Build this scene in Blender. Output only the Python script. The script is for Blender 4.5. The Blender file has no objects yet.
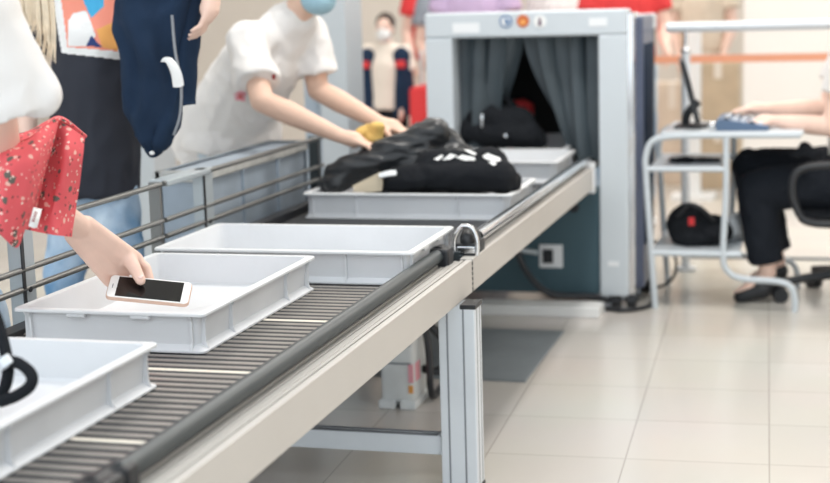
import bpy, bmesh, math, random
import numpy as np
from mathutils import Vector, Matrix, noise
from mathutils.bvhtree import BVHTree
random.seed(7)
V = Vector
PI = math.pi
S = bpy.context.scene
COL = S.collection

# ------------------------------------------------------------------ camera
# solved from the conveyor / tile vanishing points: x right, y along the conveyor, z up
FPX, PCX, PCY = 1500.0, 415.0, 241.5
CAM = V((0, 0, 1.31))
def _ray(x, y): return V((x - PCX, -(y - PCY), -FPX))
_Y = _ray(829, -12).normalized()
_Z = _Y.cross(_ray(429, -12 + 400 * .028)).normalized()
if _Z.y < 0: _Z = -_Z
_X = _Y.cross(_Z)
ROT = Matrix((_X, _Y, _Z))                     # camera space -> world
def at(px, py, Y):
    """point of the depth plane y = Y seen at this photo position"""
    d = ROT @ _ray(px, py)
    return CAM + d * ((Y - CAM.y) / d.y)
def atz(px, py, z):
    d = ROT @ _ray(px, py)
    return CAM + d * ((z - CAM.z) / d.z)

cd = bpy.data.cameras.new('camera')
cam = bpy.data.objects.new('camera', cd)
COL.objects.link(cam)
cam.matrix_world = Matrix.Translation(CAM) @ ROT.to_4x4()
cd.sensor_width = 36
cd.lens = 36 * FPX / 830
cd.dof.use_dof = True
cd.dof.focus_distance = 3.5
cd.dof.aperture_fstop = 2.5
cd.clip_end = 100
S.camera = cam

# ------------------------------------------------------------------ materials
def lin(c):
    out = []
    for v in c:
        v = v / 255
        out.append(v / 12.92 if v <= .04045 else ((v + .055) / 1.055) ** 2.4)
    return (*out, 1)
def mat(name, rgb, rough=.5, metal=0, spec=.5, var=0, vscale=8, bump=0, bscale=60, bstretch=(1, 1, 1), rgb2=None):
    m = bpy.data.materials.new(name)
    m.use_nodes = True
    nt = m.node_tree
    b = nt.nodes['Principled BSDF']
    b.inputs['Base Color'].default_value = lin(rgb)
    b.inputs['Roughness'].default_value = rough
    b.inputs['Metallic'].default_value = metal
    b.inputs['Specular IOR Level'].default_value = spec
    tc = nt.nodes.new('ShaderNodeTexCoord')
    if var or rgb2:
        n = nt.nodes.new('ShaderNodeTexNoise'); n.inputs['Scale'].default_value = vscale
        n.inputs['Detail'].default_value = 5
        nt.links.new(tc.outputs['Object'], n.inputs['Vector'])
        r = nt.nodes.new('ShaderNodeValToRGB')
        a = lin(rgb)
        if rgb2: c1, c2 = lin(rgb2), a
        else:
            c1 = tuple(max(0, x * (1 - var)) for x in a[:3]) + (1,)
            c2 = tuple(min(1, x * (1 + var * .5)) for x in a[:3]) + (1,)
        r.color_ramp.elements[0].color = c1; r.color_ramp.elements[0].position = .35
        r.color_ramp.elements[1].color = c2; r.color_ramp.elements[1].position = .65
        nt.links.new(n.outputs['Fac'], r.inputs['Fac'])
        nt.links.new(r.outputs['Color'], b.inputs['Base Color'])
    if bump:
        n2 = nt.nodes.new('ShaderNodeTexNoise'); n2.inputs['Scale'].default_value = bscale
        mp = nt.nodes.new('ShaderNodeMapping'); mp.inputs['Scale'].default_value = bstretch
        nt.links.new(tc.outputs['Object'], mp.inputs['Vector'])
        nt.links.new(mp.outputs['Vector'], n2.inputs['Vector'])
        bp = nt.nodes.new('ShaderNodeBump'); bp.inputs['Strength'].default_value = bump
        bp.inputs['Distance'].default_value = .01
        nt.links.new(n2.outputs['Fac'], bp.inputs['Height'])
        nt.links.new(bp.outputs['Normal'], b.inputs['Normal'])
    return m
M = {}
M['tray'] = mat('tray_plastic', (222, 223, 225), .42, var=.05, vscale=5, bump=.05)
M['tray_dark'] = mat('tray_rim_plastic', (228, 229, 230), .4)
M['beam'] = mat('beam_paint', (202, 196, 189), .38, var=.03, vscale=3)
M['alu'] = mat('brushed_aluminium', (226, 231, 236), .36, .12, var=.04, vscale=6, bump=.06, bscale=40, bstretch=(1, 12, 1))
M['alu_groove'] = mat('aluminium_groove', (146, 150, 156), .5, .4)
M['spacer'] = mat('spacer_black', (44, 45, 48), .6)  # black of the profile grooves and of the shade strips between rollers
M['profile'] = mat('profile_beige_metal', (190, 186, 180), .4, .2)
M['desk'] = mat('desk_paint', (206, 213, 218), .4)
M['rail_black'] = mat('dark_rail_rubber', (56, 64, 67), .4, 0, .6)
M['black_plastic'] = mat('black_plastic', (34, 36, 40), .45)
M['chrome'] = mat('chrome', (225, 226, 228), .14, 1)
M['steel'] = mat('roller_steel', (160, 154, 148), .34, .5, var=.08, vscale=9)
M['roller_white'] = mat('roller_cream', (238, 228, 212), .45)
M['tube_grey'] = mat('guard_steel', (128, 128, 126), .35, .6)
M['post_grey'] = mat('guard_post_paint', (176, 184, 188), .4, .2)
M['belt'] = mat('belt_rubber', (46, 48, 51), .6, bump=.1)
M['xray'] = mat('machine_paint', (206, 213, 218), .4, .1, var=.03, vscale=2)
M['xray_side'] = mat('machine_side_paint', (92, 100, 122), .4, .2)
M['teal'] = mat('cabinet_teal', (64, 90, 100), .5, var=.06, vscale=3)
M['curtain'] = mat('lead_rubber', (66, 76, 82), .5, var=.12, vscale=4, bump=.1, bscale=10)
M['tunnel'] = mat('tunnel_dark', (26, 27, 30), .7)
M['white'] = mat('white_paint', (240, 240, 238), .45)
M['white_plastic'] = mat('white_plastic', (236, 238, 240), .4)
M['skin'] = mat('skin', (240, 205, 188), .5, spec=.35, var=.05, vscale=14)
M['skin2'] = mat('skin_warm', (234, 196, 174), .5, spec=.35, var=.05, vscale=14)
M['nail'] = mat('nail', (240, 205, 195), .3)
M['tee'] = mat('white_cotton', (238, 234, 231), .85, spec=.2, bump=.12, bscale=20)
M['darktee'] = mat('charcoal_cotton', (56, 58, 66), .9, spec=.2, bump=.15, bscale=30)
M['navy'] = mat('navy_cloth', (36, 52, 74), .9, spec=.15, var=.15, vscale=6, bump=.15, bscale=30)
M['jeans'] = mat('light_denim', (104, 146, 184), .9, spec=.15, vscale=4.5, rgb2=(212, 226, 238), bump=.2, bscale=120)
M['jeans2'] = mat('pale_denim', (172, 192, 208), .9, spec=.15, vscale=6, rgb2=(212, 220, 226), bump=.2, bscale=120)
M['trousers'] = mat('black_trousers', (27, 31, 38), .85, spec=.2, bump=.2, bscale=15)
M['hair_blond'] = mat('blond_hair', (236, 220, 196), .5, var=.18, vscale=30)
M['hair_dark'] = mat('dark_hair', (62, 48, 40), .55)
M['mask'] = mat('mask_blue', (168, 206, 222), .8)
M['leather'] = mat('black_leather', (36, 38, 41), .36, 0, .5, bump=.12, bscale=22, bstretch=(.5, 1.5, 1.5))
M['black_cloth'] = mat('black_cloth', (30, 32, 36), .9, spec=.2, bump=.3, bscale=60)
M['beige'] = mat('beige_lining', (206, 192, 168), .85)
M['gate'] = mat('gate_panel', (190, 196, 200), .5)
M['bin'] = mat('bin_grey', (164, 176, 188), .55, var=.1, vscale=7)
M['bin_rim'] = mat('bin_rim', (196, 196, 192), .6, var=.12, vscale=20)
M['screen'] = mat('phone_glass', (14, 14, 16), .12, 0, .6)
M['gold'] = mat('case_pink_gold', (222, 190, 172), .35, .3)
M['red'] = mat('red_cloth', (222, 60, 62), .8)
M['red_dark'] = mat('deep_red_mark', (150, 30, 40), .8)
M['pink'] = mat('pink_cloth', (238, 168, 178), .8)
M['lilac'] = mat('lilac_cloth', (204, 180, 214), .8)
M['cream'] = mat('cream_cloth', (238, 226, 212), .85)
M['grey_cloth'] = mat('grey_cloth', (150, 158, 168), .85)
M['orange'] = mat('orange_tape', (246, 172, 138), .7)
M['mat'] = mat('mat_grey', (130, 137, 141), .75, var=.1, vscale=4)
M['wall_cream'] = mat('wall_cream', (244, 240, 234), .8)
M['wall_beige'] = mat('wall_beige', (224, 214, 203), .8, var=.05, vscale=.6)
M['ceil'] = mat('ceiling_white', (240, 240, 238), .9)
M['card'] = mat('brown_card', (206, 184, 156), .8, var=.08)
M['tan'] = mat('tan_cloth', (226, 208, 188), .85, var=.08)
M['keyb'] = mat('keyboard_blue_grey', (88, 110, 138), .5)
M['keycap'] = mat('keycap', (205, 212, 222), .5)
M['yellow'] = mat('yellow_suede', (228, 190, 110), .8, bump=.3, bscale=40)
M['psu'] = mat('device_grey', (226, 229, 229), .5, var=.08, vscale=12)
M['blue'] = mat('emblem_blue', (60, 110, 160), .5)
M['rust'] = mat('emblem_orange', (206, 110, 60), .5)
M['plum'] = mat('emblem_plum', (92, 50, 80), .5)
M['p_pink'] = mat('print_coral', (244, 150, 128), .8)
M['p_blue'] = mat('print_blue', (70, 172, 218), .8)
M['p_navy'] = mat('print_navy', (44, 62, 118), .8)
M['p_amber'] = mat('print_amber', (240, 172, 96), .8)
M['p_white'] = mat('print_white', (240, 238, 236), .8)

# tiled floor
m = bpy.data.materials.new('floor_tiles'); m.use_nodes = True; nt = m.node_tree; b = nt.nodes['Principled BSDF']
geo = nt.nodes.new('ShaderNodeNewGeometry'); mp = nt.nodes.new('ShaderNodeMapping')
mp.inputs['Rotation'].default_value = (0, 0, -math.atan(.038)); mp.inputs['Location'].default_value = (-.0175, -.15, 0)
nt.links.new(geo.outputs['Position'], mp.inputs['Vector'])
br = nt.nodes.new('ShaderNodeTexBrick'); br.offset = 0; br.squash = 1
br.inputs['Scale'].default_value = 1; br.inputs['Brick Width'].default_value = .4; br.inputs['Row Height'].default_value = .4
br.inputs['Mortar Size'].default_value = .0022; br.inputs['Mortar Smooth'].default_value = .2
br.inputs['Color1'].default_value = lin((216, 211, 203)); br.inputs['Color2'].default_value = lin((211, 205, 197))
br.inputs['Mortar'].default_value = lin((178, 170, 162))
nt.links.new(mp.outputs['Vector'], br.inputs['Vector'])
ns = nt.nodes.new('ShaderNodeTexNoise'); ns.inputs['Scale'].default_value = 1.6; ns.inputs['Detail'].default_value = 6
nt.links.new(geo.outputs['Position'], ns.inputs['Vector'])
mx = nt.nodes.new('ShaderNodeMix'); mx.data_type = 'RGBA'; mx.blend_type = 'MULTIPLY'; mx.inputs[0].default_value = .12
nt.links.new(br.outputs['Color'], mx.inputs[6]); nt.links.new(ns.outputs['Color'], mx.inputs[7])
nt.links.new(mx.outputs[2], b.inputs['Base Color'])
b.inputs['Roughness'].default_value = .2; b.inputs['Specular IOR Level'].default_value = .5
M['floor'] = m

# red cloth printed with cream and dark green leaves
m = bpy.data.materials.new('red_print'); m.use_nodes = True; nt = m.node_tree; b = nt.nodes['Principled BSDF']
tc = nt.nodes.new('ShaderNodeTexCoord')
def blotch(scale, thr, off, rnd):
    nz = nt.nodes.new('ShaderNodeTexNoise'); nz.inputs['Scale'].default_value = scale * 1.6
    mpp = nt.nodes.new('ShaderNodeMapping'); mpp.inputs['Location'].default_value = off
    nt.links.new(tc.outputs['Object'], mpp.inputs['Vector'])
    nt.links.new(mpp.outputs['Vector'], nz.inputs['Vector'])
    add = nt.nodes.new('ShaderNodeVectorMath'); add.operation = 'MULTIPLY_ADD'
    add.inputs[1].default_value = (.5 / scale,) * 3
    nt.links.new(nz.outputs['Color'], add.inputs[0]); nt.links.new(mpp.outputs['Vector'], add.inputs[2])
    vo = nt.nodes.new('ShaderNodeTexVoronoi'); vo.inputs['Scale'].default_value = scale; vo.inputs['Randomness'].default_value = rnd
    nt.links.new(add.outputs[0], vo.inputs['Vector'])
    lt = nt.nodes.new('ShaderNodeMath'); lt.operation = 'LESS_THAN'; lt.inputs[1].default_value = thr
    nt.links.new(vo.outputs['Distance'], lt.inputs[0])
    return lt.outputs[0]
cur = None
for scale, thr, off, colr in ((30, .22, (0, 0, 0), (104, 100, 92)), (34, .17, (.3, .7, .1), (240, 186, 172)), (70, .20, (1.3, .2, .6), (244, 214, 200)), (56, .17, (.5, 1.1, .9), (128, 70, 68))):
    f = blotch(scale, thr, off, 1)
    mx = nt.nodes.new('ShaderNodeMix'); mx.data_type = 'RGBA'
    nt.links.new(f, mx.inputs[0])
    if cur is None: mx.inputs[6].default_value = lin((230, 96, 102))
    else: nt.links.new(cur, mx.inputs[6])
    mx.inputs[7].default_value = lin(colr); cur = mx.outputs[2]
nt.links.new(cur, b.inputs['Base Color']); b.inputs['Roughness'].default_value = .85
M['redprint'] = m

# ------------------------------------------------------------------ mesh helpers
def nb(): return bmesh.new()
def xf(bm, vs, mtx): bmesh.ops.transform(bm, matrix=mtx, verts=vs)
def box(bm, lo, hi, bev=0):
    r = bmesh.ops.create_cube(bm, size=1); vs = r['verts']
    lo, hi = V(lo), V(hi)
    for v in vs: v.co = V(((v.co.x + .5) * (hi.x - lo.x) + lo.x, (v.co.y + .5) * (hi.y - lo.y) + lo.y, (v.co.z + .5) * (hi.z - lo.z) + lo.z))
    if bev:
        es = list({e for v in vs for e in v.link_edges})
        bmesh.ops.bevel(bm, geom=es, offset=bev, segments=2, affect='EDGES', profile=.5)
def frame_of(d):
    d = V(d).normalized()
    a = V((0, 0, 1)) if abs(d.z) < .9 else V((1, 0, 0))
    u = a.cross(d).normalized(); w = d.cross(u)
    return u, w, d
def ringmesh(bm, rings, cap=True, closed=False):
    R = [[bm.verts.new(p) for p in r] for r in rings]
    n = len(R[0])
    pairs = list(zip(R, R[1:])) + ([(R[-1], R[0])] if closed else [])
    for a, b_ in pairs:
        for i in range(n):
            bm.faces.new((a[i], a[(i + 1) % n], b_[(i + 1) % n], b_[i]))
    if cap and not closed:
        bm.faces.new(R[0][::-1]); bm.faces.new(R[-1])
    return R
def cyl(bm, p0, p1, r0, r1=None, n=16):
    p0, p1 = V(p0), V(p1); r1 = r0 if r1 is None else r1
    u, w, d = frame_of(p1 - p0)
    c = [(math.cos(2 * PI * i / n), math.sin(2 * PI * i / n)) for i in range(n)]
    ringmesh(bm, [[p0 + (u * a + w * b_) * r0 for a, b_ in c], [p1 + (u * a + w * b_) * r1 for a, b_ in c]])
def smoothpath(pts, per=8):
    pts = [V(p) for p in pts]; out = []
    P = [pts[0] * 2 - pts[1]] + pts + [pts[-1] * 2 - pts[-2]]
    for i in range(1, len(P) - 2):
        a, b_, c, d = P[i - 1:i + 3]
        for k in range(per):
            t = k / per
            out.append(.5 * ((2 * b_) + (c - a) * t + (2 * a - 5 * b_ + 4 * c - d) * t * t + (3 * b_ - a - 3 * c + d) * t ** 3))
    out.append(pts[-1]); return out
def tube(bm, pts, r, n=10, smooth=True, r1=None, per=8, closed=False):
    P = smoothpath(pts, per) if smooth else [V(p) for p in pts]
    rings = []; u = None
    for i, p in enumerate(P):
        t = (P[min(i + 1, len(P) - 1)] - P[max(i - 1, 0)]).normalized()
        if u is None: u, w, _ = frame_of(t)
        else:
            u = (u - t * u.dot(t)).normalized(); w = t.cross(u)
        rr = r if r1 is None else r + (r1 - r) * i / (len(P) - 1)
        rings.append([p + (u * math.cos(2 * PI * k / n) + w * math.sin(2 * PI * k / n)) * rr for k in range(n)])
    ringmesh(bm, rings, closed=closed)
def prism(bm, poly, nvec):
    """extrude a planar polygon by nvec"""
    poly = [V(p) for p in poly]; nvec = V(nvec)
    ringmesh(bm, [poly, [p + nvec for p in poly]])
def disc(bm, c, nrm, r, th, n=28):
    cyl(bm, V(c), V(c) + V(nrm).normalized() * th, r, n=n)
def capsule(bm, p0, p1, r0, r1, n=14, lat=None, wide=1.0, flat0=False, flat1=False):
    p0, p1 = V(p0), V(p1)
    if (p1 - p0).length < 1e-6: p1 = p0 + V((0, 0, 1e-4))
    u, w, d = frame_of(p1 - p0)
    rings = []
    K = 5
    def ring(c, r): return [c + (u * math.cos(2 * PI * i / n) + w * math.sin(2 * PI * i / n)) * r for i in range(n)]
    if flat0: rings.append(ring(p0, r0))
    else:
        for k in range(K):
            a = PI / 2 * (1 - (k + .3) / K); rings.append(ring(p0 - d * r0 * math.sin(a), r0 * math.cos(a)))
        rings.append(ring(p0, r0))
    if flat1: rings.append(ring(p1, r1))
    else:
        rings.append(ring(p1, r1))
        for k in range(K - 1, -1, -1):
            a = PI / 2 * (1 - (k + .3) / K); rings.append(ring(p1 + d * r1 * math.sin(a), r1 * math.cos(a)))
    if lat is not None and wide != 1:
        lat = V(lat).normalized()
        ax0 = p0
        def ww(p):
            t = (p - p0).dot(d); c = p0 + d * t
            o = p - c
            return c + o + lat * o.dot(lat) * (wide - 1)
        rings = [[ww(p) for p in r] for r in rings]
    ringmesh(bm, rings)
def ell(bm, c, rx, ry, rz, rot=None, seg=18):
    r = bmesh.ops.create_uvsphere(bm, u_segments=seg, v_segments=seg // 2 + 2, radius=1)
    mt = Matrix.Translation(V(c)) @ (rot.to_4x4() if rot is not None else Matrix()) @ Matrix.Diagonal((rx, ry, rz, 1))
    xf(bm, r['verts'], mt)

WORLD = {}
def finish(me, name, m, parent, smooth, ang=None):
    mats = m if isinstance(m, (list, tuple)) else [m]
    for q in mats: me.materials.append(M[q] if isinstance(q, str) else q)
    if smooth:
        for p in me.polygons: p.use_smooth = True
        if ang: 
            try: me.set_sharp_from_angle(angle=math.radians(ang))
            except Exception: pass
    o = bpy.data.objects.new(name, me); COL.objects.link(o)
    return o
def wloc(o):
    l = V(o.location)
    while o.parent: o = o.parent; l += o.location
    return l
def obj(name, bm, m, parent=None, smooth=True, ang=40, pivot=None):
    """link the bmesh (built in world space) as one object; pivot puts its origin there"""
    if parent is not None:
        off = wloc(parent); loc = V((0, 0, 0))
    else:
        if pivot is None:
            xs = [v.co for v in bm.verts]
            pivot = V(((min(p.x for p in xs) + max(p.x for p in xs)) / 2, (min(p.y for p in xs) + max(p.y for p in xs)) / 2, min(p.z for p in xs)))
        off = V(pivot); loc = V(pivot)
    for v in bm.verts: v.co -= off
    bmesh.ops.recalc_face_normals(bm, faces=bm.faces)
    me = bpy.data.meshes.new(name); bm.to_mesh(me); bm.free()
    o = finish(me, name, m, parent, smooth, ang)
    o.location = loc
    if parent is not None: o.parent = parent
    return o
def tag(o, label, cat, group=None, kind=None):
    o['label'] = label; o['category'] = cat
    if group: o['group'] = group
    if kind: o['kind'] = kind
    return o
def thing(name, label, cat, loc, group=None):
    o = bpy.data.objects.new(name, None); COL.objects.link(o)
    o.location = V(loc); o.empty_display_size = .1
    return tag(o, label, cat, group)
def struct(name, bm, m, smooth=False):
    o = obj(name, bm, m, None, smooth); o['kind'] = 'structure'; return o
def dup(root, loc, label, rotz=0, group=None):
    r = root.copy(); COL.objects.link(r); r.location = V(loc); r.rotation_euler = (0, 0, rotz); r['label'] = label
    if group: r['group'] = group
    def rec(a, b_):
        for ch in list(a.children):
            c = ch.copy(); COL.objects.link(c); c.parent = b_
            rec(ch, c)
    rec(root, r); return r

def folds(p, amp, sc, stretch=(1, 1, 1), seed=0):
    q = V((p.x * stretch[0], p.y * stretch[1], p.z * stretch[2])) * sc + V((seed, seed * 1.7, seed * .3))
    return amp * (noise.noise(q) + .45 * (1 - 2 * abs(noise.noise(q * 2.1 + V((5, 3, 1))))))
def organic(name, bm, m, parent=None, voxel=.012, sm=6, amp=0, sc=8, stretch=(1, 1, 1), seed=0, pivot=None, sub=0):
    """fuse overlapping closed pieces into one continuous surface"""
    me = bpy.data.meshes.new('t'); bm.to_mesh(me); bm.free()
    t = bpy.data.objects.new('t', me); COL.objects.link(t)
    r = t.modifiers.new('r', 'REMESH'); r.mode = 'VOXEL'; r.voxel_size = voxel
    if sm:
        s_ = t.modifiers.new('s', 'SMOOTH'); s_.iterations = sm; s_.factor = .5
    dg = bpy.context.evaluated_depsgraph_get(); dg.update()
    ev = t.evaluated_get(dg)
    em = bpy.data.meshes.new_from_object(ev)
    bpy.data.objects.remove(t); bpy.data.meshes.remove(me)
    b2 = bmesh.new(); b2.from_mesh(em); bpy.data.meshes.remove(em)
    if amp:
        b2.normal_update()
        mv = [(v, v.co + v.normal * folds(v.co, amp, sc, stretch, seed)) for v in b2.verts]
        for v, p in mv: v.co = p
    return obj(name, b2, m, parent, True, None, pivot)
def loft(name, rows, m, parent=None, n=40, amp=0, sc=8, stretch=(1, 1, 1), seed=0, k=0, fold=0, per=5, power=2.0, pivot=None):
    """rows: (left point, right point, half depth); elliptic sections swept and smoothed, with pleats"""
    L = smoothpath([r[0] for r in rows], per); Rr = smoothpath([r[1] for r in rows], per)
    D = smoothpath([V((r[2], 0, 0)) for r in rows], per)
    rings = []
    for i, (a, b_, dd) in enumerate(zip(L, Rr, D)):
        c = (a + b_) / 2; h = (b_ - a) / 2
        t = (L[min(i + 1, len(L) - 1)] + Rr[min(i + 1, len(L) - 1)] - L[max(i - 1, 0)] - Rr[max(i - 1, 0)]).normalized()
        w = h.normalized().cross(t).normalized()
        ring = []
        for j in range(n):
            an = 2 * PI * j / n; ca, sa = math.cos(an), math.sin(an)
            ca = math.copysign(abs(ca) ** (2 / power), ca); sa = math.copysign(abs(sa) ** (2 / power), sa)
            p = c + h * ca + w * dd.x * sa
            if k: p += w * fold * math.sin(an * k + 2.2 * math.sin(i * .23 + seed)) * (.4 + .6 * i / len(L))
            ring.append(p)
        rings.append(ring)
    bm = nb(); ringmesh(bm, rings)
    bmesh.ops.recalc_face_normals(bm, faces=bm.faces); bm.normal_update()
    if amp:
        mv = [(v, v.co + v.normal * folds(v.co, amp, sc, stretch, seed)) for v in bm.verts]
        for v, p in mv: v.co = p
    return obj(name, bm, m, parent, True, 75, pivot)
def sheet(grid, th, nu=20, nv=20):
    """smooth cloth through a grid of points, with thickness"""
    rows = [smoothpath(r, max(2, nu // (len(r) - 1))) for r in grid]
    cols = [smoothpath([r[i] for r in rows], max(2, nv // (len(grid) - 1))) for i in range(len(rows[0]))]
    nr, nc = len(cols[0]), len(cols)
    P = [[cols[j][i] for j in range(nc)] for i in range(nr)]
    bm = nb(); F = []; B = []
    for i in range(nr):
        fr, bk = [], []
        for j in range(nc):
            du = P[i][min(j + 1, nc - 1)] - P[i][max(j - 1, 0)]; dv = P[min(i + 1, nr - 1)][j] - P[max(i - 1, 0)][j]
            nn = du.cross(dv); nn = nn.normalized() if nn.length > 0 else V((0, 1, 0))
            fr.append(bm.verts.new(P[i][j])); bk.append(bm.verts.new(P[i][j] + nn * th))
        F.append(fr); B.append(bk)
    for i in range(nr - 1):
        for j in range(nc - 1):
            bm.faces.new((F[i][j], F[i][j + 1], F[i + 1][j + 1], F[i + 1][j])); bm.faces.new((B[i][j], B[i + 1][j], B[i + 1][j + 1], B[i][j + 1]))
    for j in range(nc - 1):
        bm.faces.new((F[0][j + 1], F[0][j], B[0][j], B[0][j + 1])); bm.faces.new((F[-1][j], F[-1][j + 1], B[-1][j + 1], B[-1][j]))
    for i in range(nr - 1):
        bm.faces.new((F[i][0], F[i + 1][0], B[i + 1][0], B[i][0])); bm.faces.new((F[i + 1][-1], F[i][-1], B[i][-1], B[i + 1][-1]))
    return bm

# ------------------------------------------------------------------ setting
bm = nb(); box(bm, (-9, -4, -.1), (8, 14, 0)); struct('floor', bm, 'floor')
bm = nb(); box(bm, (-9, 2.6, 4.2), (8, 14, 4.3)); struct('ceiling', bm, 'ceil')  # unseen; camera end left off so sky light reaches the front faces
bm = nb(); box(bm, (-9, 12.0, 0), (-.55, 12.2, 4.2)); struct('wall_back', bm, 'wall_beige')
bm = nb(); box(bm, (-.5, 9.5, 0), (8, 9.7, 4.2)); struct('wall_back_right', bm, 'wall_cream')
bm = nb(); box(bm, (-9.2, -4, 0), (-9, 14, 4.2)); struct('wall_left', bm, 'wall_cream')
bm = nb(); box(bm, (5, -1.5, 0), (5.2, 9.5, 4.2)); struct('wall_right', bm, 'wall_beige')  # unseen wall, added to cut side light so more comes from the front
bm = nb(); box(bm, (-.5, 9.485, 0), (8, 9.5, .08)); struct('baseboard_back_right', bm, 'alu_groove')

# ------------------------------------------------------------------ trays
ZT = .59
def make_tray(label, loc, rotz=0, group='grey plastic screening trays'):
    """long side along x, open at the top"""
    t = thing('security_tray', label, 'tray', (0, 0, 0), group)
    hx, hy, H = .360, .223, .085
    def rr(a, b_, z, rad=.014, n=4):
        out = []
        for sx, sy, a0 in ((1, 1, 0), (-1, 1, PI / 2), (-1, -1, PI), (1, -1, 1.5 * PI)):
            for k in range(n + 1):
                an = a0 + PI / 2 * k / n
                out.append(V((sx * (a - rad) + rad * math.cos(an), sy * (b_ - rad) + rad * math.sin(an), z)))
        return out
    bm = nb()
    ringmesh(bm, [rr(hx - .030, hy - .030, .004), rr(hx - .022, hy - .022, .006), rr(hx - .016, hy - .016, H - .004), rr(hx - .016, hy - .016, H),
                  rr(hx - .020, hy - .020, H), rr(hx - .028, hy - .028, .014), rr(hx - .034, hy - .034, .010)], cap=True)
    obj('shell', bm, 'tray', t, True, 35)
    bm = nb()
    ringmesh(bm, [rr(hx - .018, hy - .018, H - .006), rr(hx, hy, H - .006), rr(hx, hy, H - .001), rr(hx - .002, hy - .002, H + .001), rr(hx - .018, hy - .018, H + .001)], closed=True, cap=False)
    obj('rim', bm, 'tray_dark', t, True, 35)
    bm = nb()
    ringmesh(bm, [rr(hx - .036, hy - .036, 0), rr(hx - .004, hy - .004, 0), rr(hx - .004, hy - .004, .004), rr(hx - .021, hy - .021, .015)], closed=True, cap=False)
    obj('foot_flange', bm, 'tray', t, True, 35)
    for sy in (-1, 1):
        for x in (-.326, -.175, .175, .326):
            bm = nb()
            prism(bm, [(x - .0025, sy * (hy - .024), .004), (x - .0025, sy * (hy - .005), .004), (x - .0025, sy * (hy - .011), .02), (x - .0025, sy * (hy - .011), H - .02), (x - .0025, sy * (hy - .003), H - .006), (x - .0025, sy * (hy - .018), H - .006)], (.005, 0, 0))
            obj('rib', bm, 'tray', t, False)
    for sx in (-1, 1):
        for y in (-.188, .188):
            bm = nb()
            prism(bm, [(sx * (hx - .024), y - .0025, .004), (sx * (hx - .005), y - .0025, .004), (sx * (hx - .011), y - .0025, .02), (sx * (hx - .011), y - .0025, H - .02), (sx * (hx - .003), y - .0025, H - .006), (sx * (hx - .018), y - .0025, H - .006)], (0, .005, 0))
            obj('rib', bm, 'tray', t, False)
        for y in (-.075, .075):
            bm = nb(); box(bm, (sx * (hx - .009) - .007, y - .022, H - .016), (sx * (hx - .009) + .007, y + .022, H - .006), .003)
            obj('handle_hook', bm, 'tray', t, False)
    t.location = V(loc); t.rotation_euler = (0, 0, rotz)
    return t
tray0 = make_tray('empty grey tray in the middle of the roller conveyor, behind the phone tray', (-1.368, 3.84, ZT))
tp = dup(tray0, (-1.468, 3.19, ZT), 'grey tray under the hand that holds the phone', PI / 2)
dup(tray0, (-1.450, 2.215, ZT), 'nearest grey tray, at the lower left, with a black strap in it', PI / 2)
dup(tray0, (-1.345, 4.965, ZT), 'grey tray loaded with black leather and a black printed bag')
dup(tray0, (-1.362, 5.935, ZT), 'grey tray on the belt right in front of the scanner opening')
dup(tray0, (-1.275, 6.56, ZT), 'grey tray inside the scanner tunnel under the black backpack', PI / 2)

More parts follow.
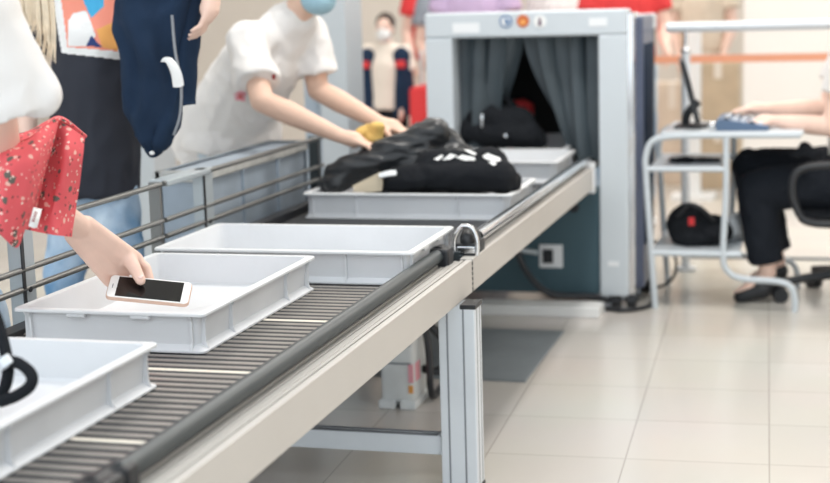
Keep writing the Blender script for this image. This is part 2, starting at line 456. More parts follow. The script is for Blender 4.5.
# ------------------------------------------------------------------ roller conveyor
def conveyor(y0, y1, label, legs, rear_end, wstart):
    t = thing('roller_conveyor', label, 'conveyor', (-1.36, (y0 + y1) / 2, 0), 'roller conveyor sections')
    bm = nb(); box(bm, (-.944, y0, .516), (-.928, y1, .606), .002); obj('side_beam', bm, 'beam', t, False)
    bm = nb(); box(bm, (-1.042, y0, .525), (-.943, y1, .592), .001); box(bm, (-1.042, y0, .53), (-1.004, y1, .602), .002)
    for x0, x1, z in ((-.960, -.950, .604), (-.981, -.965, .601), (-1.0, -.988, .598)): box(bm, (x0, y0, .53), (x1, y1, z), .0015)
    gp = obj('grooved_profile', bm, 'profile', t, False)
    bm = nb(); box(bm, (-.988, y0, .58), (-.981, y1, .593)); box(bm, (-.965, y0, .58), (-.960, y1, .5945)); box(bm, (-.950, y0, .58), (-.944, y1, .5945)); obj('groove', bm, 'spacer', gp, False)
    bm = nb(); cyl(bm, (-1.008, y0 + .02, .625), (-1.008, y1 - .03, .625), .0185, n=20); obj('edge_rail', bm, 'rail_black', t)
    bm = nb(); box(bm, (-1.034, y1 - .075, .592), (-.975, y1 - .01, .645), .008)
    eb = obj('end_bracket', bm, 'black_plastic', t, False)
    bm = nb(); cyl(bm, (-1.008, y1 - .055, .626), (-1.008, y1 - .012, .626), .0235, n=20); obj('ring_clamp', bm, 'black_plastic', eb)
    bm = nb(); box(bm, (-1.034, y0 + .005, .592), (-.985, y0 + .05, .640), .008); obj('end_bracket', bm, 'black_plastic', t, False)
    bm = nb(); box(bm, (-1.79, y0, .50), (-1.745, y1, .60), .002); obj('rear_beam', bm, 'black_plastic', t, False)
    bm = nb(); box(bm, (-1.75, y0, .50), (-1.0, y0 + .03, .555), .002); obj('cross_member', bm, 'alu', t, False)
    bm = nb(); box(bm, (-1.75, y1 - .03, .50), (-1.0, y1, .555), .002); obj('cross_member', bm, 'alu', t, False)
    n = int((y1 - y0 - .03) / .037)
    proto = {}
    for i in range(n):
        y = y1 - .035 - i * .037
        w = (i % 13) == wstart
        if w not in proto:
            bm = nb(); cyl(bm, (-1.743, y, ZT - .0125), (-1.044, y, ZT - .0125), .0125, n=16)
            proto[w] = (obj('roller', bm, 'roller_white' if w else 'steel', t, True, 40), y)
            if w: proto[w][0]['label'] = 'cream coloured roller'
        else:
            o = proto[w][0].copy(); COL.objects.link(o); o.parent = t; o.location = proto[w][0].location + V((0, y - proto[w][1], 0))
    bm = nb()
    for i in range(n - 1):
        y = y1 - .035 - (i + .5) * .037; box(bm, (-1.742, y - .0115, ZT - .03), (-1.045, y + .0115, ZT - .0028))
    box(bm, (-1.744, y1 - .035 - (n - 1) * .037, ZT - .034), (-1.043, y1 - .035, ZT - .029))
    obj('spacer_bed', bm, 'spacer', t, False)  # black strips added to imitate the dark shade between the roller tops
    for ly in legs:
        for x0 in (-.985, -1.785):
            bm = nb(); box(bm, (x0, ly - .04, 0.012), (x0 + .10, ly + .04, .512), .004)
            lg = obj('leg', bm, 'alu', t, False)
            bm = nb()
            for gx in (.022, .066): box(bm, (x0 + gx, ly - .0405, .02), (x0 + gx + .005, ly - .0385, .51))
            for gy in (-.02, .015): box(bm, (x0 + .0985, ly + gy, .02), (x0 + .1005, ly + gy + .006, .51))
            obj('groove', bm, 'alu_groove', lg, False)
            bm = nb(); box(bm, (x0 - .002, ly - .042, 0), (x0 + .102, ly + .042, .012), .002); obj('foot_cap', bm, 'black_plastic', lg, False)
            bm = nb(); box(bm, (x0 + .06, ly - .042, .502), (x0 + .103, ly + .042, .514), .001); obj('top_cap', bm, 'black_plastic', lg, False)
        bm = nb(); box(bm, (-1.715, ly - .02, .094), (-.985, ly + .025, .148), .003); cb = obj('cross_bar', bm, 'alu', t, False)
        bm = nb(); box(bm, (-1.715, ly - .022, .1475), (-1.0, ly - .005, .1495)); box(bm, (-1.715, ly + .005, .1475), (-1.0, ly + .018, .1495)); obj('groove', bm, 'alu_groove', cb, False)
    return t
conveyor(1.93, 3.925, 'long roller conveyor holding the phone tray, on aluminium legs', (3.80,), 0, 6)
conveyor(.75, 1.92, 'roller conveyor section at the lower left corner under the nearest tray', (1.0,), 0, 9)

# belt conveyor of the machine
t = thing('belt_conveyor', 'dark belt conveyor running into the scanner, with a chrome edge rail', 'conveyor', (-1.36, 5.0, 0))
y0, y1 = 3.94, 6.15
bm = nb(); box(bm, (-.965, y0, .516), (-.928, y1, .606), .002); obj('side_beam', bm, 'beam', t, False)
bm = nb(); box(bm, (-1.0, y0 + .03, .545), (-.966, y1, .609), .002); box(bm, (-.99, y0 + .03, .607), (-.975, y1, .618), .001); obj('grooved_profile', bm, 'rail_black', t, False)
bm = nb(); cyl(bm, (-.955, y0 + .17, .640), (-.955, y1, .640), .0185, n=20); obj('edge_rail', bm, 'chrome', t)
bm = nb()
tube(bm, [(-.992, y0 + .05, .606), (-.992, y0 + .05, .650), (-.975, y0 + .05, .682), (-.957, y0 + .05, .688), (-.940, y0 + .05, .680), (-.928, y0 + .05, .650), (-.928, y0 + .05, .606)], .007, per=6)
cy = obj('chrome_end_loop', bm, 'chrome', t)
bm = nb(); ell(bm, (-.958, y0 + .10, .646), .027, .06, .036); box(bm, (-.988, y0 + .045, .603), (-.93, y0 + .16, .64), .006); obj('end_plug', bm, 'black_plastic', cy)
bm = nb(); box(bm, (-.985, y0 + .042, .612), (-.933, y0 + .05, .632), .003); obj('bright_bar', bm, 'chrome', cy, False)
bm = nb(); box(bm, (-1.745, y0 + .03, .53), (-1.003, 7.0, .5895), .006); obj('belt', bm, 'belt', t, False)
bm = nb(); box(bm, (-1.79, y0, .50), (-1.748, y1, .615), .003); obj('rear_beam', bm, 'black_plastic', t, False)
bm = nb(); box(bm, (-1.74, 4.15, .50), (-1.05, 6.1, .53), .003); obj('under_pan', bm, 'tunnel', t, False)
for x0 in (-1.785,):
    bm = nb(); box(bm, (x0, 4.6, 0), (x0 + .06, 4.66, .51), .003); obj('leg', bm, 'alu', t, False)
bm = nb(); box(bm, (-.968, 6.12, .50), (-.922, 6.165, .625), .003); obj('end_plate', bm, 'white_plastic', t, False)
# joint strip between the two tables
bm = nb()
for k in range(6): box(bm, (-.94, 3.9285, .520 + k * .014), (-.9275, 3.9365, .528 + k * .014))
obj('toothed_joint', bm, 'black_plastic', t, False)

# guard rails behind the conveyor
def guard(y0, y1, posts, label, top=True, flat=None):
    t = thing('guard_rail', label, 'guard rail', (-1.8, (y0 + y1) / 2, .5), 'guard rails behind the conveyor')
    for y, w, mm in posts:
        bm = nb(); box(bm, (-1.83, y - w / 2, .47), (-1.795, y + w / 2, .826), .002); p = obj('post', bm, mm, t, False)
        if w > .03:
            bm = nb(); box(bm, (-1.796, y - w / 2 - .001, .60), (-1.793, y - w / 2 + .012, .82)); obj('dark_edge', bm, 'black_plastic', p, False)
            bm = nb(); cyl(bm, (-1.806, y, .665), (-1.792, y, .665), .007, n=10); obj('bolt', bm, 'black_plastic', p)
    for z in (.818, .714, .668):
        bm = nb(); cyl(bm, (-1.80, y0, z), (-1.80, y1, z), .0075, n=10); obj('rail', bm, 'tube_grey', t)
    if flat:
        bm = nb(); box(bm, (-1.85, flat[0], .808), (-1.79, flat[1], .826), .004); obj('corner_plate', bm, 'post_grey', t, False)
    return t
guard(2.72, 3.84, ((3.09, .06, 'post_grey'), (3.83, .014, 'tube_grey')), 'steel guard rail behind the phone tray, in front of the light jeans')
guard(3.86, 5.25, ((4.165, .075, 'post_grey'), (5.2, .04, 'rail_black')), 'steel guard rail farther along, in front of the grey bin', flat=(3.87, 4.18))

# grey bin behind the guard
for z0, lab in ((.42, 'upper grey ribbed bin behind the guard rail, its rim worn'), (.03, 'lower grey ribbed bin standing on the floor behind the guard rail')):
    t = thing('storage_bin', lab, 'bin', (-1.97, 4.77, z0), 'stacked storage bins')
    xa, xb, ya, yb, h = -2.02, -1.862, 4.27, 5.27, .385
    bm = nb()
    box(bm, (xa + .02, ya + .02, z0), (xb - .02, yb - .02, z0 + .015))
    box(bm, (xa + .01, ya + .01, z0), (xa + .02, yb - .01, z0 + h)); box(bm, (xb - .02, ya + .01, z0), (xb - .01, yb - .01, z0 + h))
    box(bm, (xa + .01, ya + .01, z0), (xb - .01, ya + .02, z0 + h)); box(bm, (xa + .01, yb - .02, z0), (xb - .01, yb - .01, z0 + h))
    obj('bin_body', bm, 'bin', t, False)
    bm = nb()
    box(bm, (xa, ya, z0 + h - .035), (xa + .02, yb, z0 + h), .004); box(bm, (xb - .02, ya, z0 + h - .035), (xb, yb, z0 + h), .004)
    box(bm, (xa, ya, z0 + h - .035), (xb, ya + .02, z0 + h), .004); box(bm, (xa, yb - .02, z0 + h - .035), (xb, yb, z0 + h), .004)
    obj('rim', bm, 'bin_rim', t, False)
    if z0 > .1:
        bm = nb(); box(bm, (xa + .021, ya + .021, z0 + h - .02), (xb - .021, yb - .021, z0 + h - .008), .003); obj('lid', bm, 'bin', t, False)  # added cover that hides the dark, shaded inside of the bin
    for y in (4.28, 4.62, 4.95, 5.245):
        bm = nb(); box(bm, (xb - .012, y, z0), (xb - .001, y + .018, z0 + h - .02), .002); obj('rib', bm, 'bin', t, False)
    if z0 < .1:
        bm = nb(); box(bm, (xa + .03, ya + .03, 0), (xb - .03, yb - .03, .03)); obj('base', bm, 'black_plastic', t, False)

# ------------------------------------------------------------------ X-ray scanner
YF = 6.18
t = thing('baggage_scanner', 'grey baggage x-ray scanner with dark strip curtain at the belt end', 'scanner', (-1.2, 6.5, 0))
bm = nb()
box(bm, (-1.645, YF, 1.145), (-.79, YF + .13, 1.25), .01)
fr = obj('front_header', bm, 'xray', t, False)
bm = nb(); box(bm, (-1.645, YF, .02), (-1.527, YF + .13, 1.146), .008); obj('front_post', bm, 'xray', t, False)
bm = nb(); box(bm, (-.91, YF, .04), (-.79, YF + .13, 1.146), .008); fp = obj('front_post', bm, 'xray', t, False)
bm = nb(); box(bm, (-.875, YF - .003, .185), (-.83, YF, .205)); pl_ = obj('small_plate', bm, 'white_plastic', fp, False)
bm = nb(); box(bm, (-.795, YF + .01, .06), (-.765, YF + .16, 1.235), .006); obj('bright_edge_strip', bm, 'chrome', t, False)
bm = nb(); box(bm, (-.79, YF + .16, .06), (-.745, YF + .56, 1.215), .01); sp = obj('side_panel', bm, 'xray_side', t, False)
bm = nb(); box(bm, (-.747, YF + .19, .25), (-.741, YF + .5, 1.1), .002); obj('side_inset', bm, 'navy', sp, False)
bm = nb(); box(bm, (-1.60, YF + .13, 1.14), (-.79, YF + 1.1, 1.215), .01); obj('roof_panel', bm, 'xray', t, False)
bm = nb(); box(bm, (-1.645, YF + .13, .06), (-1.53, YF + 1.1, 1.2), .01); obj('side_panel', bm, 'xray_side', t, False)
bm = nb(); box(bm, (-.905, YF + .135, .5), (-.80, YF + 1.1, 1.14)); box(bm, (-1.53, YF + 1.05, .62), (-.80, YF + 1.1, 1.14)); obj('tunnel_lining', bm, 'tunnel', t, False)
bm = nb(); box(bm, (-1.527, YF + .02, .06), (-.912, YF + .06, .515), .003); lp = obj('lower_panel', bm, 'teal', t, False)
bm = nb(); box(bm, (-1.17, YF + .012, .17), (-1.07, YF + .021, .27), .003); sk = obj('socket_box', bm, 'white_plastic', lp, False)
bm = nb(); box(bm, (-1.155, YF + .008, .19), (-1.11, YF + .014, .25)); obj('socket_hole', bm, 'black_plastic', sk, False)
bm = nb(); disc(bm, (-1.02, YF + .021, .43), (0, -1, 0), .022, .012); obj('panel_knob', bm, 'black_plastic', lp)
for x in (-1.58, -.845, -.78):
    bm = nb(); box(bm, (x - .03, YF + .0, .035), (x + .03, YF + .06, .06)); cyl(bm, (x - .018, YF + .03, .035), (x + .018, YF + .03, .035), .035, n=18); obj('caster', bm, 'black_plastic', t)
bm = nb(); box(bm, (-.82, YF + .35, .03), (-.74, YF + .5, .06), .004); cyl(bm, (-.79, YF + .42, .035), (-.75, YF + .42, .035), .035, n=18); obj('caster', bm, 'black_plastic', t)
# header marks
def mark(px, py, w, h, mm, par, name, dy=.003):
    c = at(px, py, YF); bm = nb(); box(bm, (c.x - w / 2, YF - dy, c.z - h / 2), (c.x + w / 2, YF - dy + .002, c.z + h / 2)); return obj(name, bm, mm, par, False)
mark(466, 28, .115, .042, 'white_plastic', fr, 'blank_label'); mark(598, 22, .075, .034, 'white_plastic', fr, 'blank_label')
for px, py, mm in ((506, 21.5, 'blue'), (523, 21, 'rust'), (540, 21.5, 'white')):
    c = at(px, py, YF); bm = nb(); disc(bm, (c.x, YF, c.z), (0, -1, 0), .026, .004); d0 = obj('round_emblem', bm, mm, fr)
    if mm == 'blue':
        bm = nb(); disc(bm, (c.x, YF - .003, c.z), (0, -1, 0), .019, .003); obj('emblem_field', bm, 'white', d0)
        bm = nb(); prism(bm, [(c.x - .004, YF - .006, c.z + .016), (c.x + .016, YF - .006, c.z + .002), (c.x + .008, YF - .006, c.z - .014), (c.x - .002, YF - .006, c.z - .012)], (0, -.002, 0)); obj('emblem_figure', bm, 'blue', d0, False)
    elif mm == 'rust':
        bm = nb(); prism(bm, [(c.x - .012, YF - .004, c.z - .012), (c.x + .008, YF - .004, c.z - .014), (c.x + .012, YF - .004, c.z + .002), (c.x, YF - .004, c.z + .006), (c.x - .010, YF - .004, c.z)], (0, -.002, 0)); obj('emblem_figure', bm, 'p_amber', d0, False)
    else:
        bm = nb(); disc(bm, (c.x, YF - .004, c.z + .010), (0, -1, 0), .005, .003)
        prism(bm, [(c.x - .007, YF - .004, c.z - .016), (c.x + .007, YF - .004, c.z - .016), (c.x + .004, YF - .004, c.z + .006), (c.x - .004, YF - .004, c.z + .006)], (0, -.003, 0)); obj('emblem_figure', bm, 'plum', d0, False)
# curtain strips, pushed apart over the bag
tops = [-1.52 + k * .0685 for k in range(9)]
for k, x in enumerate(tops):
    yb = YF + .10
    shift = (-.01, -.03, -.07, -.13, .12, .11, .08, .03, 0)[k]
    zb = (.64, .64, .68, .80, .80, .66, .63, .62, .62)[k]
    push = (.02, .05, .09, .14, .14, .06, .03, .01, 0)[k]
    g = []
    for r in range(5):
        f = r / 4; z = 1.142 + (zb - 1.142) * f
        cx = x + shift * f ** 1.3; yy = yb + push * f * f + .012 * math.sin(k * 2.1 + 3 * f) + (k % 2) * .012
        g.append([V((cx + .072 * u, yy + .012 * math.sin(PI * u) * (-1) ** k + (u - .5) * (.05 if k % 2 else -.015), z)) for u in (0, .5, 1)])
    obj('curtain_strip', sheet(g, .006, 8, 16), 'curtain', t, True, 50)

# white plank under the scanner
bm = nb(); box(bm, (-1.40, 5.99, 0), (-.885, 6.12, .045), .006)
tag(obj('floor_plank', bm, 'white', None, False), 'white plank lying on the floor under the front of the scanner', 'plank')
# mat
bm = nb(); box(bm, (-1.7, 4.93, 0), (-.985, 5.73, .006), .002)
tag(obj('floor_mat', bm, 'mat', None, False), 'dark grey mat on the floor under the belt conveyor', 'mat')
# cables
def cable(pts, r, label, name='cable', m_='black_plastic', per=10):
    bm = nb(); tube(bm, pts, r, 8, per=per); return tag(obj(name, bm, m_), label, 'cable')
cable([(-1.20, 6.16, .50), (-1.25, 6.13, .35), (-1.23, 6.12, .2), (-1.12, 6.11, .08), (-.95, 6.14, .062), (-.86, 6.12, .05)], .014, 'black cable drooping across the teal panel beside the socket')
cable([(-1.30, 6.15, .49), (-1.32, 6.12, .36), (-1.27, 6.12, .27), (-1.17, 6.155, .24)], .011, 'thin pale cable curving into the white socket box', m_='post_grey')
cable([(-.74, 6.62, .22), (-.66, 6.6, .20), (-.63, 6.58, .12), (-.66, 6.56, .05), (-.75, 6.55, .012)], .007, 'black cable looped beside the desk leg and scanner side')
cable([(-.88, 6.14, .012), (-.8, 6.12, .011), (-.72, 6.2, .011), (-.70, 6.34, .011), (-.72, 6.5, .011)], .010, 'thick black cable on the floor at the scanner corner')

# small power unit on the floor under the conveyor
c = V((-1.31, 4.6, 0))
t = thing('power_unit', 'small grey boxy power unit on the floor under the conveyor', 'power unit', c)
bm = nb(); box(bm, (-1.385, 4.53, .022), (-1.272, 4.72, .30), .015); bd = obj('housing', bm, 'psu', t, True, 50)
bm = nb(); box(bm, (-1.392, 4.52, 0), (-1.335, 4.73, .03), .006); box(bm, (-1.32, 4.52, 0), (-1.265, 4.73, .03), .006); obj('foot', bm, 'psu', t, False)
bm = nb(); box(bm, (-1.38, 4.524, .15), (-1.282, 4.532, .155)); box(bm, (-1.38, 4.524, .21), (-1.282, 4.532, .215)); obj('seam', bm, 'alu_groove', bd, False)
bm = nb(); box(bm, (-1.275, 4.55, .09), (-1.269, 4.60, .15)); box(bm, (-1.289, 4.526, .09), (-1.273, 4.531, .15)); s1 = obj('warning_sticker', bm, 'pink', bd, False)
bm = nb(); box(bm, (-1.289, 4.525, .055), (-1.275, 4.531, .08)); obj('warning_sticker', bm, 'p_amber', bd, False)
cable([(-1.28, 4.66, .27), (-1.245, 4.66, .25), (-1.205, 4.68, .19), (-1.20, 4.68, .13), (-1.225, 4.66, .10), (-1.268, 4.64, .11)], .014, 'outer black hose looping from the right side of the power unit')
cable([(-1.275, 4.60, .28), (-1.25, 4.60, .25), (-1.238, 4.60, .17), (-1.236, 4.60, .06), (-1.24, 4.66, .014), (-1.25, 4.85, .014)], .012, 'inner black hose dropping to the floor beside the power unit')

# ------------------------------------------------------------------ operator desk, handrail, background
t = thing('operator_desk', 'pale tubular metal operator desk to the right of the scanner', 'desk', (-.42, 6.5, 0))
for y in (6.23, 6.75):
    bm = nb()
    tube(bm, [(-.685, y, .0), (-.705, y, .30), (-.722, y, .58), (-.722, y, .64), (-.70, y, .70), (-.64, y, .722), (-.5, y, .728), (-.1, y, .728)], .0135, per=8); obj('tube_frame', bm, 'desk', t)
    bm = nb()
    tube(bm, [(-.395, y, .72), (-.395, y, .5), (-.405, y, .24), (-.39, y, .17), (-.33, y, .135), (-.18, y, .125), (-.13, y, .10), (-.115, y, .05), (-.115, y, 0)], .0135, per=8); obj('tube_leg', bm, 'desk', t)
    bm = nb(); cyl(bm, (-.72, y, .588), (-.40, y, .588), .0115); obj('shelf_tube', bm, 'desk', t)
    bm = nb(); cyl(bm, (-.705, y, .235), (-.33, y, .235), .0125); obj('shelf_tube', bm, 'desk', t)
bm = nb(); box(bm, (-.66, 6.22, .728), (-.09, 6.76, .742), .004); obj('desk_top', bm, 'desk', t, False)
bm = nb(); box(bm, (-.71, 6.24, .588), (-.42, 6.74, .598), .003); obj('shelf', bm, 'desk', t, False)
bm = nb(); box(bm, (-.70, 6.24, .236), (-.34, 6.74, .247), .003); obj('lower_shelf', bm, 'desk', t, False)
# monitor
t = thing('monitor', 'thin black monitor seen edge on, tilted back on the desk', 'monitor', (-.55, 6.48, .742))
a, b_ = at(680, 62, 6.3), at(696, 128, 6.3); dv = (a - b_); nx = V((dv.z, 0, -dv.x)).normalized() * .022
bm = nb(); prism(bm, [V((b_.x, 6.27, b_.z + .02)), V((a.x, 6.27, a.z)), V((a.x, 6.27, a.z)) + nx, V((b_.x, 6.27, b_.z + .02)) + nx], (-.042, .40, 0)); hs = obj('housing', bm, 'black_plastic', t, False)
bm = nb(); q = nx * 1.02; prism(bm, [V((b_.x, 6.285, b_.z + .035)) + q, V((a.x, 6.285, a.z - .015)) + q, V((a.x, 6.285, a.z - .015)) + q * 1.1, V((b_.x, 6.285, b_.z + .035)) + q * 1.1], (-.039, .37, 0)); obj('screen', bm, 'screen', hs, False)
bm = nb(); box(bm, (b_.x - .1, 6.38, .742), (b_.x + .06, 6.58, .752), .004); tube(bm, [(b_.x - .06, 6.48, .748), (b_.x - .05, 6.48, .80), (b_.x - .005, 6.48, .85)], .018); obj('stand', bm, 'black_plastic', t)
# keyboard
t = thing('keyboard', 'blue grey control keyboard under the hands on the desk', 'keyboard', (-.34, 6.42, .742))
bm = nb(); prism(bm, [(-.44, 6.27, .743), (-.23, 6.27, .743), (-.23, 6.27, .760), (-.42, 6.27, .790), (-.44, 6.27, .785)], (0, .32, 0)); kb = obj('case', bm, 'keyb', t, False)
for i in range(5):
    for j in range(8):
        x = -.41 + i * .034; z = .7885 - (x + .42) * .158; y = 6.285 + j * .037
        bm = nb(); box(bm, (x, y, z - .004), (x + .022, y + .026, z + .008), .002); obj('key', bm, 'keycap' if (i + j) % 3 else 'black_plastic', kb, False)
bm = nb(); ell(bm, (-.455, 6.26, .765), .018, .02, .02); bm2 = bm; tag(obj('trackball', bm, 'chrome'), 'small bright ball shaped control beside the keyboard on the desk', 'trackball')
bm = nb(); ell(bm, (-.585, 6.4, .607), .06, .04, .012); ell(bm, (-.50, 6.42, .605), .07, .02, .009)
organic('glove', bm, 'black_cloth', None, .006, 4, .006, 30); tag(bpy.data.objects['glove'], 'flat black glove lying on the shelf under the desk top', 'glove')
# bag on lower shelf
bm = nb(); ell(bm, (-.565, 6.42, .33), .085, .1, .085); ell(bm, (-.46, 6.42, .31), .08, .1, .06); ell(bm, (-.53, 6.42, .285), .12, .11, .045)
bg = organic('shoulder_bag', bm, 'black_cloth', None, .009, 5, .014, 14, seed=3); tag(bg, 'black bag with a red badge on the lower shelf of the desk', 'bag')
for v in bg.data.vertices:
    if v.co.z + bg.location.z < .2485: v.co.z = .2485 - bg.location.z
bm = nb(); tube(bm, [(-.60, 6.31, .38), (-.55, 6.27, .435), (-.50, 6.28, .42), (-.45, 6.33, .36)], .008); obj('strap', bm, 'black_plastic', bg)
bm = nb(); box(bm, (-.555, 6.312, .34), (-.53, 6.322, .375), .003); obj('badge', bm, 'red', bg, False)
# blister of clear packets behind the desk leg
bm = nb(); ell(bm, (-.38, 6.55, .30), .05, .08, .055); w_ = organic('plastic_bag', bm, 'white_plastic', None, .008, 3, .02, 22, seed=9); tag(w_, 'crumpled white plastic bag on the lower desk shelf beside the black bag', 'bag')
for v in w_.data.vertices:
    if v.co.z + w_.location.z < .2485: v.co.z = .2485 - w_.location.z

# handrail
t = thing('handrail', 'brushed metal handrail on posts behind the operator desk', 'handrail', (.4, 7.13, 0))
bm = nb(); cyl(bm, (-.722, 7.13, 1.148), (2.4, 7.13, 1.148), .024, n=18); ell(bm, (-.722, 7.13, 1.148), .012, .024, .024); obj('top_rail', bm, 'alu', t)
for x in (-.64, .95, 2.3):
    bm = nb(); cyl(bm, (x, 7.13, 0.01), (x, 7.13, 1.03), .021, n=16); p = obj('post', bm, 'alu', t)
    bm = nb(); cyl(bm, (x, 7.13, 1.02), (x, 7.13, 1.13), .011, n=12); ell(bm, (x, 7.13, 1.04), .023, .023, .023); obj('post_knob', bm, 'chrome', p)
    bm = nb(); cyl(bm, (x, 7.13, 0), (x, 7.13, .014), .05, n=20); obj('base_plate', bm, 'alu', p)
bm = nb(); cyl(bm, (-.64, 7.13, .065), (2.3, 7.13, .065), .008); obj('bottom_rail', bm, 'alu_groove', t)
# barrier tape
t = thing('barrier_tape', 'orange retractable barrier tape stretched across behind the handrail', 'barrier', (0, 7.95, 0))
bm = nb(); box(bm, (-1.05, 7.95, .945), (2.6, 7.953, .985)); obj('tape', bm, 'orange', t, False)
for x in (-1.07, 2.62):
    bm = nb(); cyl(bm, (x, 7.95, .02), (x, 7.95, 1.0), .03); p = obj('post', bm, 'alu', t)
    bm = nb(); cyl(bm, (x, 7.95, 0), (x, 7.95, .025), .16, .15, n=28); obj('base', bm, 'black_plastic', p)

# ------------------------------------------------------------------ people
def add_hand(bm, wr, d, pn, side, s=1.0, curl=.5):
    """palm, four unequal bent fingers and a thumb; pn = palm normal, side = +1/-1 puts the thumb"""
    wr = V(wr); d = V(d).normalized(); pn = V(pn); pn = (pn - d * pn.dot(d)).normalized(); w = d.cross(pn).normalized() * side
    capsule(bm, wr, wr + d * .05 * s, .024 * s, .03 * s, lat=w, wide=1.25)
    capsule(bm, wr + d * .04 * s, wr + d * .075 * s, .019 * s, .017 * s, lat=w, wide=2.1)
    for k, L in enumerate((.070, .078, .072, .056)):
        base = wr + d * (.085 - .004 * abs(k - 1)) * s + w * (.030 - .0205 * k) * s
        d1 = (d + pn * curl * .5 + w * (.10 - .07 * k)).normalized(); d2 = (d + pn * curl * 1.4).normalized(); d3 = (d + pn * curl * 2.6).normalized()
        p1 = base + d1 * L * .45 * s; p2 = p1 + d2 * L * .32 * s; p3 = p2 + d3 * L * .23 * s
        capsule(bm, base - d * .02 * s, p1, .0095 * s, .0088 * s); capsule(bm, p1, p2, .0088 * s, .008 * s); capsule(bm, p2, p3, .008 * s, .0068 * s)
    t0 = wr + d * .022 * s + w * .022 * s; t1 = t0 + (d * .6 + w * .75 + pn * .3).normalized() * .042 * s; t2 = t1 + (d * .9 + w * .25 + pn * .35).normalized() * .032 * s; t3 = t2 + (d + pn * .4).normalized() * .022 * s
    capsule(bm, t0, t1, .016 * s, .0125 * s); capsule(bm, t1, t2, .0122 * s, .0108 * s); capsule(bm, t2, t3, .0105 * s, .0085 * s)
def face_rot(fac, up=(0, 0, 1)):
    y = V(fac).normalized(); x = y.cross(V(up)).normalized(); z = x.cross(y)
    return Matrix((x, y, z)).transposed()
def add_head(bm, c, fac, s=1.0, up=(0, 0, 1)):
    R = face_rot(fac, up); c = V(c)
    def L(x, y, z): return c + R @ V((x, y, z)) * s
    ell(bm, L(0, -.012, .025), .075 * s, .092 * s, .088 * s, R)
    ell(bm, L(0, .022, -.045), .058 * s, .066 * s, .068 * s, R)
    ell(bm, L(0, .062, -.092), .024 * s, .022 * s, .02 * s, R)
    capsule(bm, L(0, .085, .012), L(0, .104, -.022), .009 * s, .014 * s)
    for q in (-1, 1):
        ell(bm, L(q * .076, -.01, -.01), .010 * s, .02 * s, .032 * s, R)
        ell(bm, L(q * .032, .072, .028), .022 * s, .014 * s, .010 * s, R)
def face_parts(par, c, fac, s, hairm, hair_len=0, mask=None, up=(0, 0, 1)):
    R = face_rot(fac, up); c = V(c)
    def L(x, y, z): return c + R @ V((x, y, z)) * s
    for q in (-1, 1):
        bm = nb(); ell(bm, L(q * .031, .080, .008), .013 * s, .008 * s, .008 * s, R, 12); e = obj('eye', bm, 'white', par)
        bm = nb(); ell(bm, L(q * .031, .0865, .008), .006 * s, .003 * s, .006 * s, R, 10); obj('iris', bm, 'hair_dark', e)
    if mask:
        bm = nb(); ell(bm, L(0, .045, -.062), .066 * s, .066 * s, .058 * s, R); ell(bm, L(0, .088, -.03), .022 * s, .026 * s, .034 * s, R)
        mk = organic('face_mask', bm, mask, par, .007, 4)
        bm = nb()
        for q in (-1, 1): tube(bm, [L(q * .055, .075, -.04), L(q * .078, .03, -.015), L(q * .088, -.012, -.0)], .002 * s, 6)
        obj('ear_loop', bm, 'white', mk)
    else:
        bm = nb(); ell(bm, L(0, .086, -.066), .022 * s, .008 * s, .007 * s, R, 12); obj('mouth', bm, 'pink', par)
    bm = nb()
    ell(bm, L(0, -.028, .045), .083 * s, .094 * s, .083 * s, R); ell(bm, L(0, -.055, .0), .078 * s, .062 * s, .08 * s, R)
    for q in (-1, 1): ell(bm, L(q * .06, -.02, .03), .026 * s, .05 * s, .05 * s, R)
    if hair_len:
        for q in (-.05, 0, .05): capsule(bm, L(q, -.07, .02), L(q * 1.2, -.075, -hair_len / s), .045 * s, .03 * s)
    organic('hair', bm, hairm, par, .009, 4, .004, 40)
def make_body(t, J, skin, voxel, s=1.0, hands=True, extra=None, bare_feet=False):
    bm = nb(); lat = (V(J['sh_l']) - V(J['sh_r'])).normalized()
    capsule(bm, J['pelvis'], J['chest'], .105 * s, .115 * s, lat=lat, wide=1.3)
    capsule(bm, J['chest'], J['neck'], .10 * s, .05 * s, lat=lat, wide=1.3)
    capsule(bm, J['sh_l'], J['sh_r'], .05 * s, .05 * s)
    capsule(bm, J['neck'], V(J['head']) + V((0, 0, -.03 * s)), .054 * s, .05 * s)
    add_head(bm, J['head'], J['face'], s)
    for q in 'lr':
        capsule(bm, J['sh_' + q], J['el_' + q], .050 * s, .041 * s); capsule(bm, J['el_' + q], V(J['el_' + q]).lerp(V(J['wr_' + q]), .35), .040 * s, .042 * s)
        capsule(bm, V(J['el_' + q]).lerp(V(J['wr_' + q]), .35), J['wr_' + q], .042 * s, .026 * s)
        if 'hd_' + q in J: add_hand(bm, J['wr_' + q], J['hd_' + q], J['pn_' + q], J.get('ts_' + q, 1), s, J.get('curl', .5))
        capsule(bm, J['hip_' + q], J['kn_' + q], .078 * s, .054 * s); capsule(bm, J['kn_' + q], V(J['kn_' + q]).lerp(V(J['an_' + q]), .3), .053 * s, .055 * s)
        capsule(bm, V(J['kn_' + q]).lerp(V(J['an_' + q]), .3), J['an_' + q], .055 * s, .036 * s)
        capsule(bm, V(J['an_' + q]) + V((0, 0, -.02 * s)), V(J['an_' + q]) + V(J['toe']).normalized() * .13 * s + V((0, 0, -.045 * s)), .034 * s, .026 * s)
    if extra: extra(bm)
    return organic('body', bm, skin, t, voxel, 4)
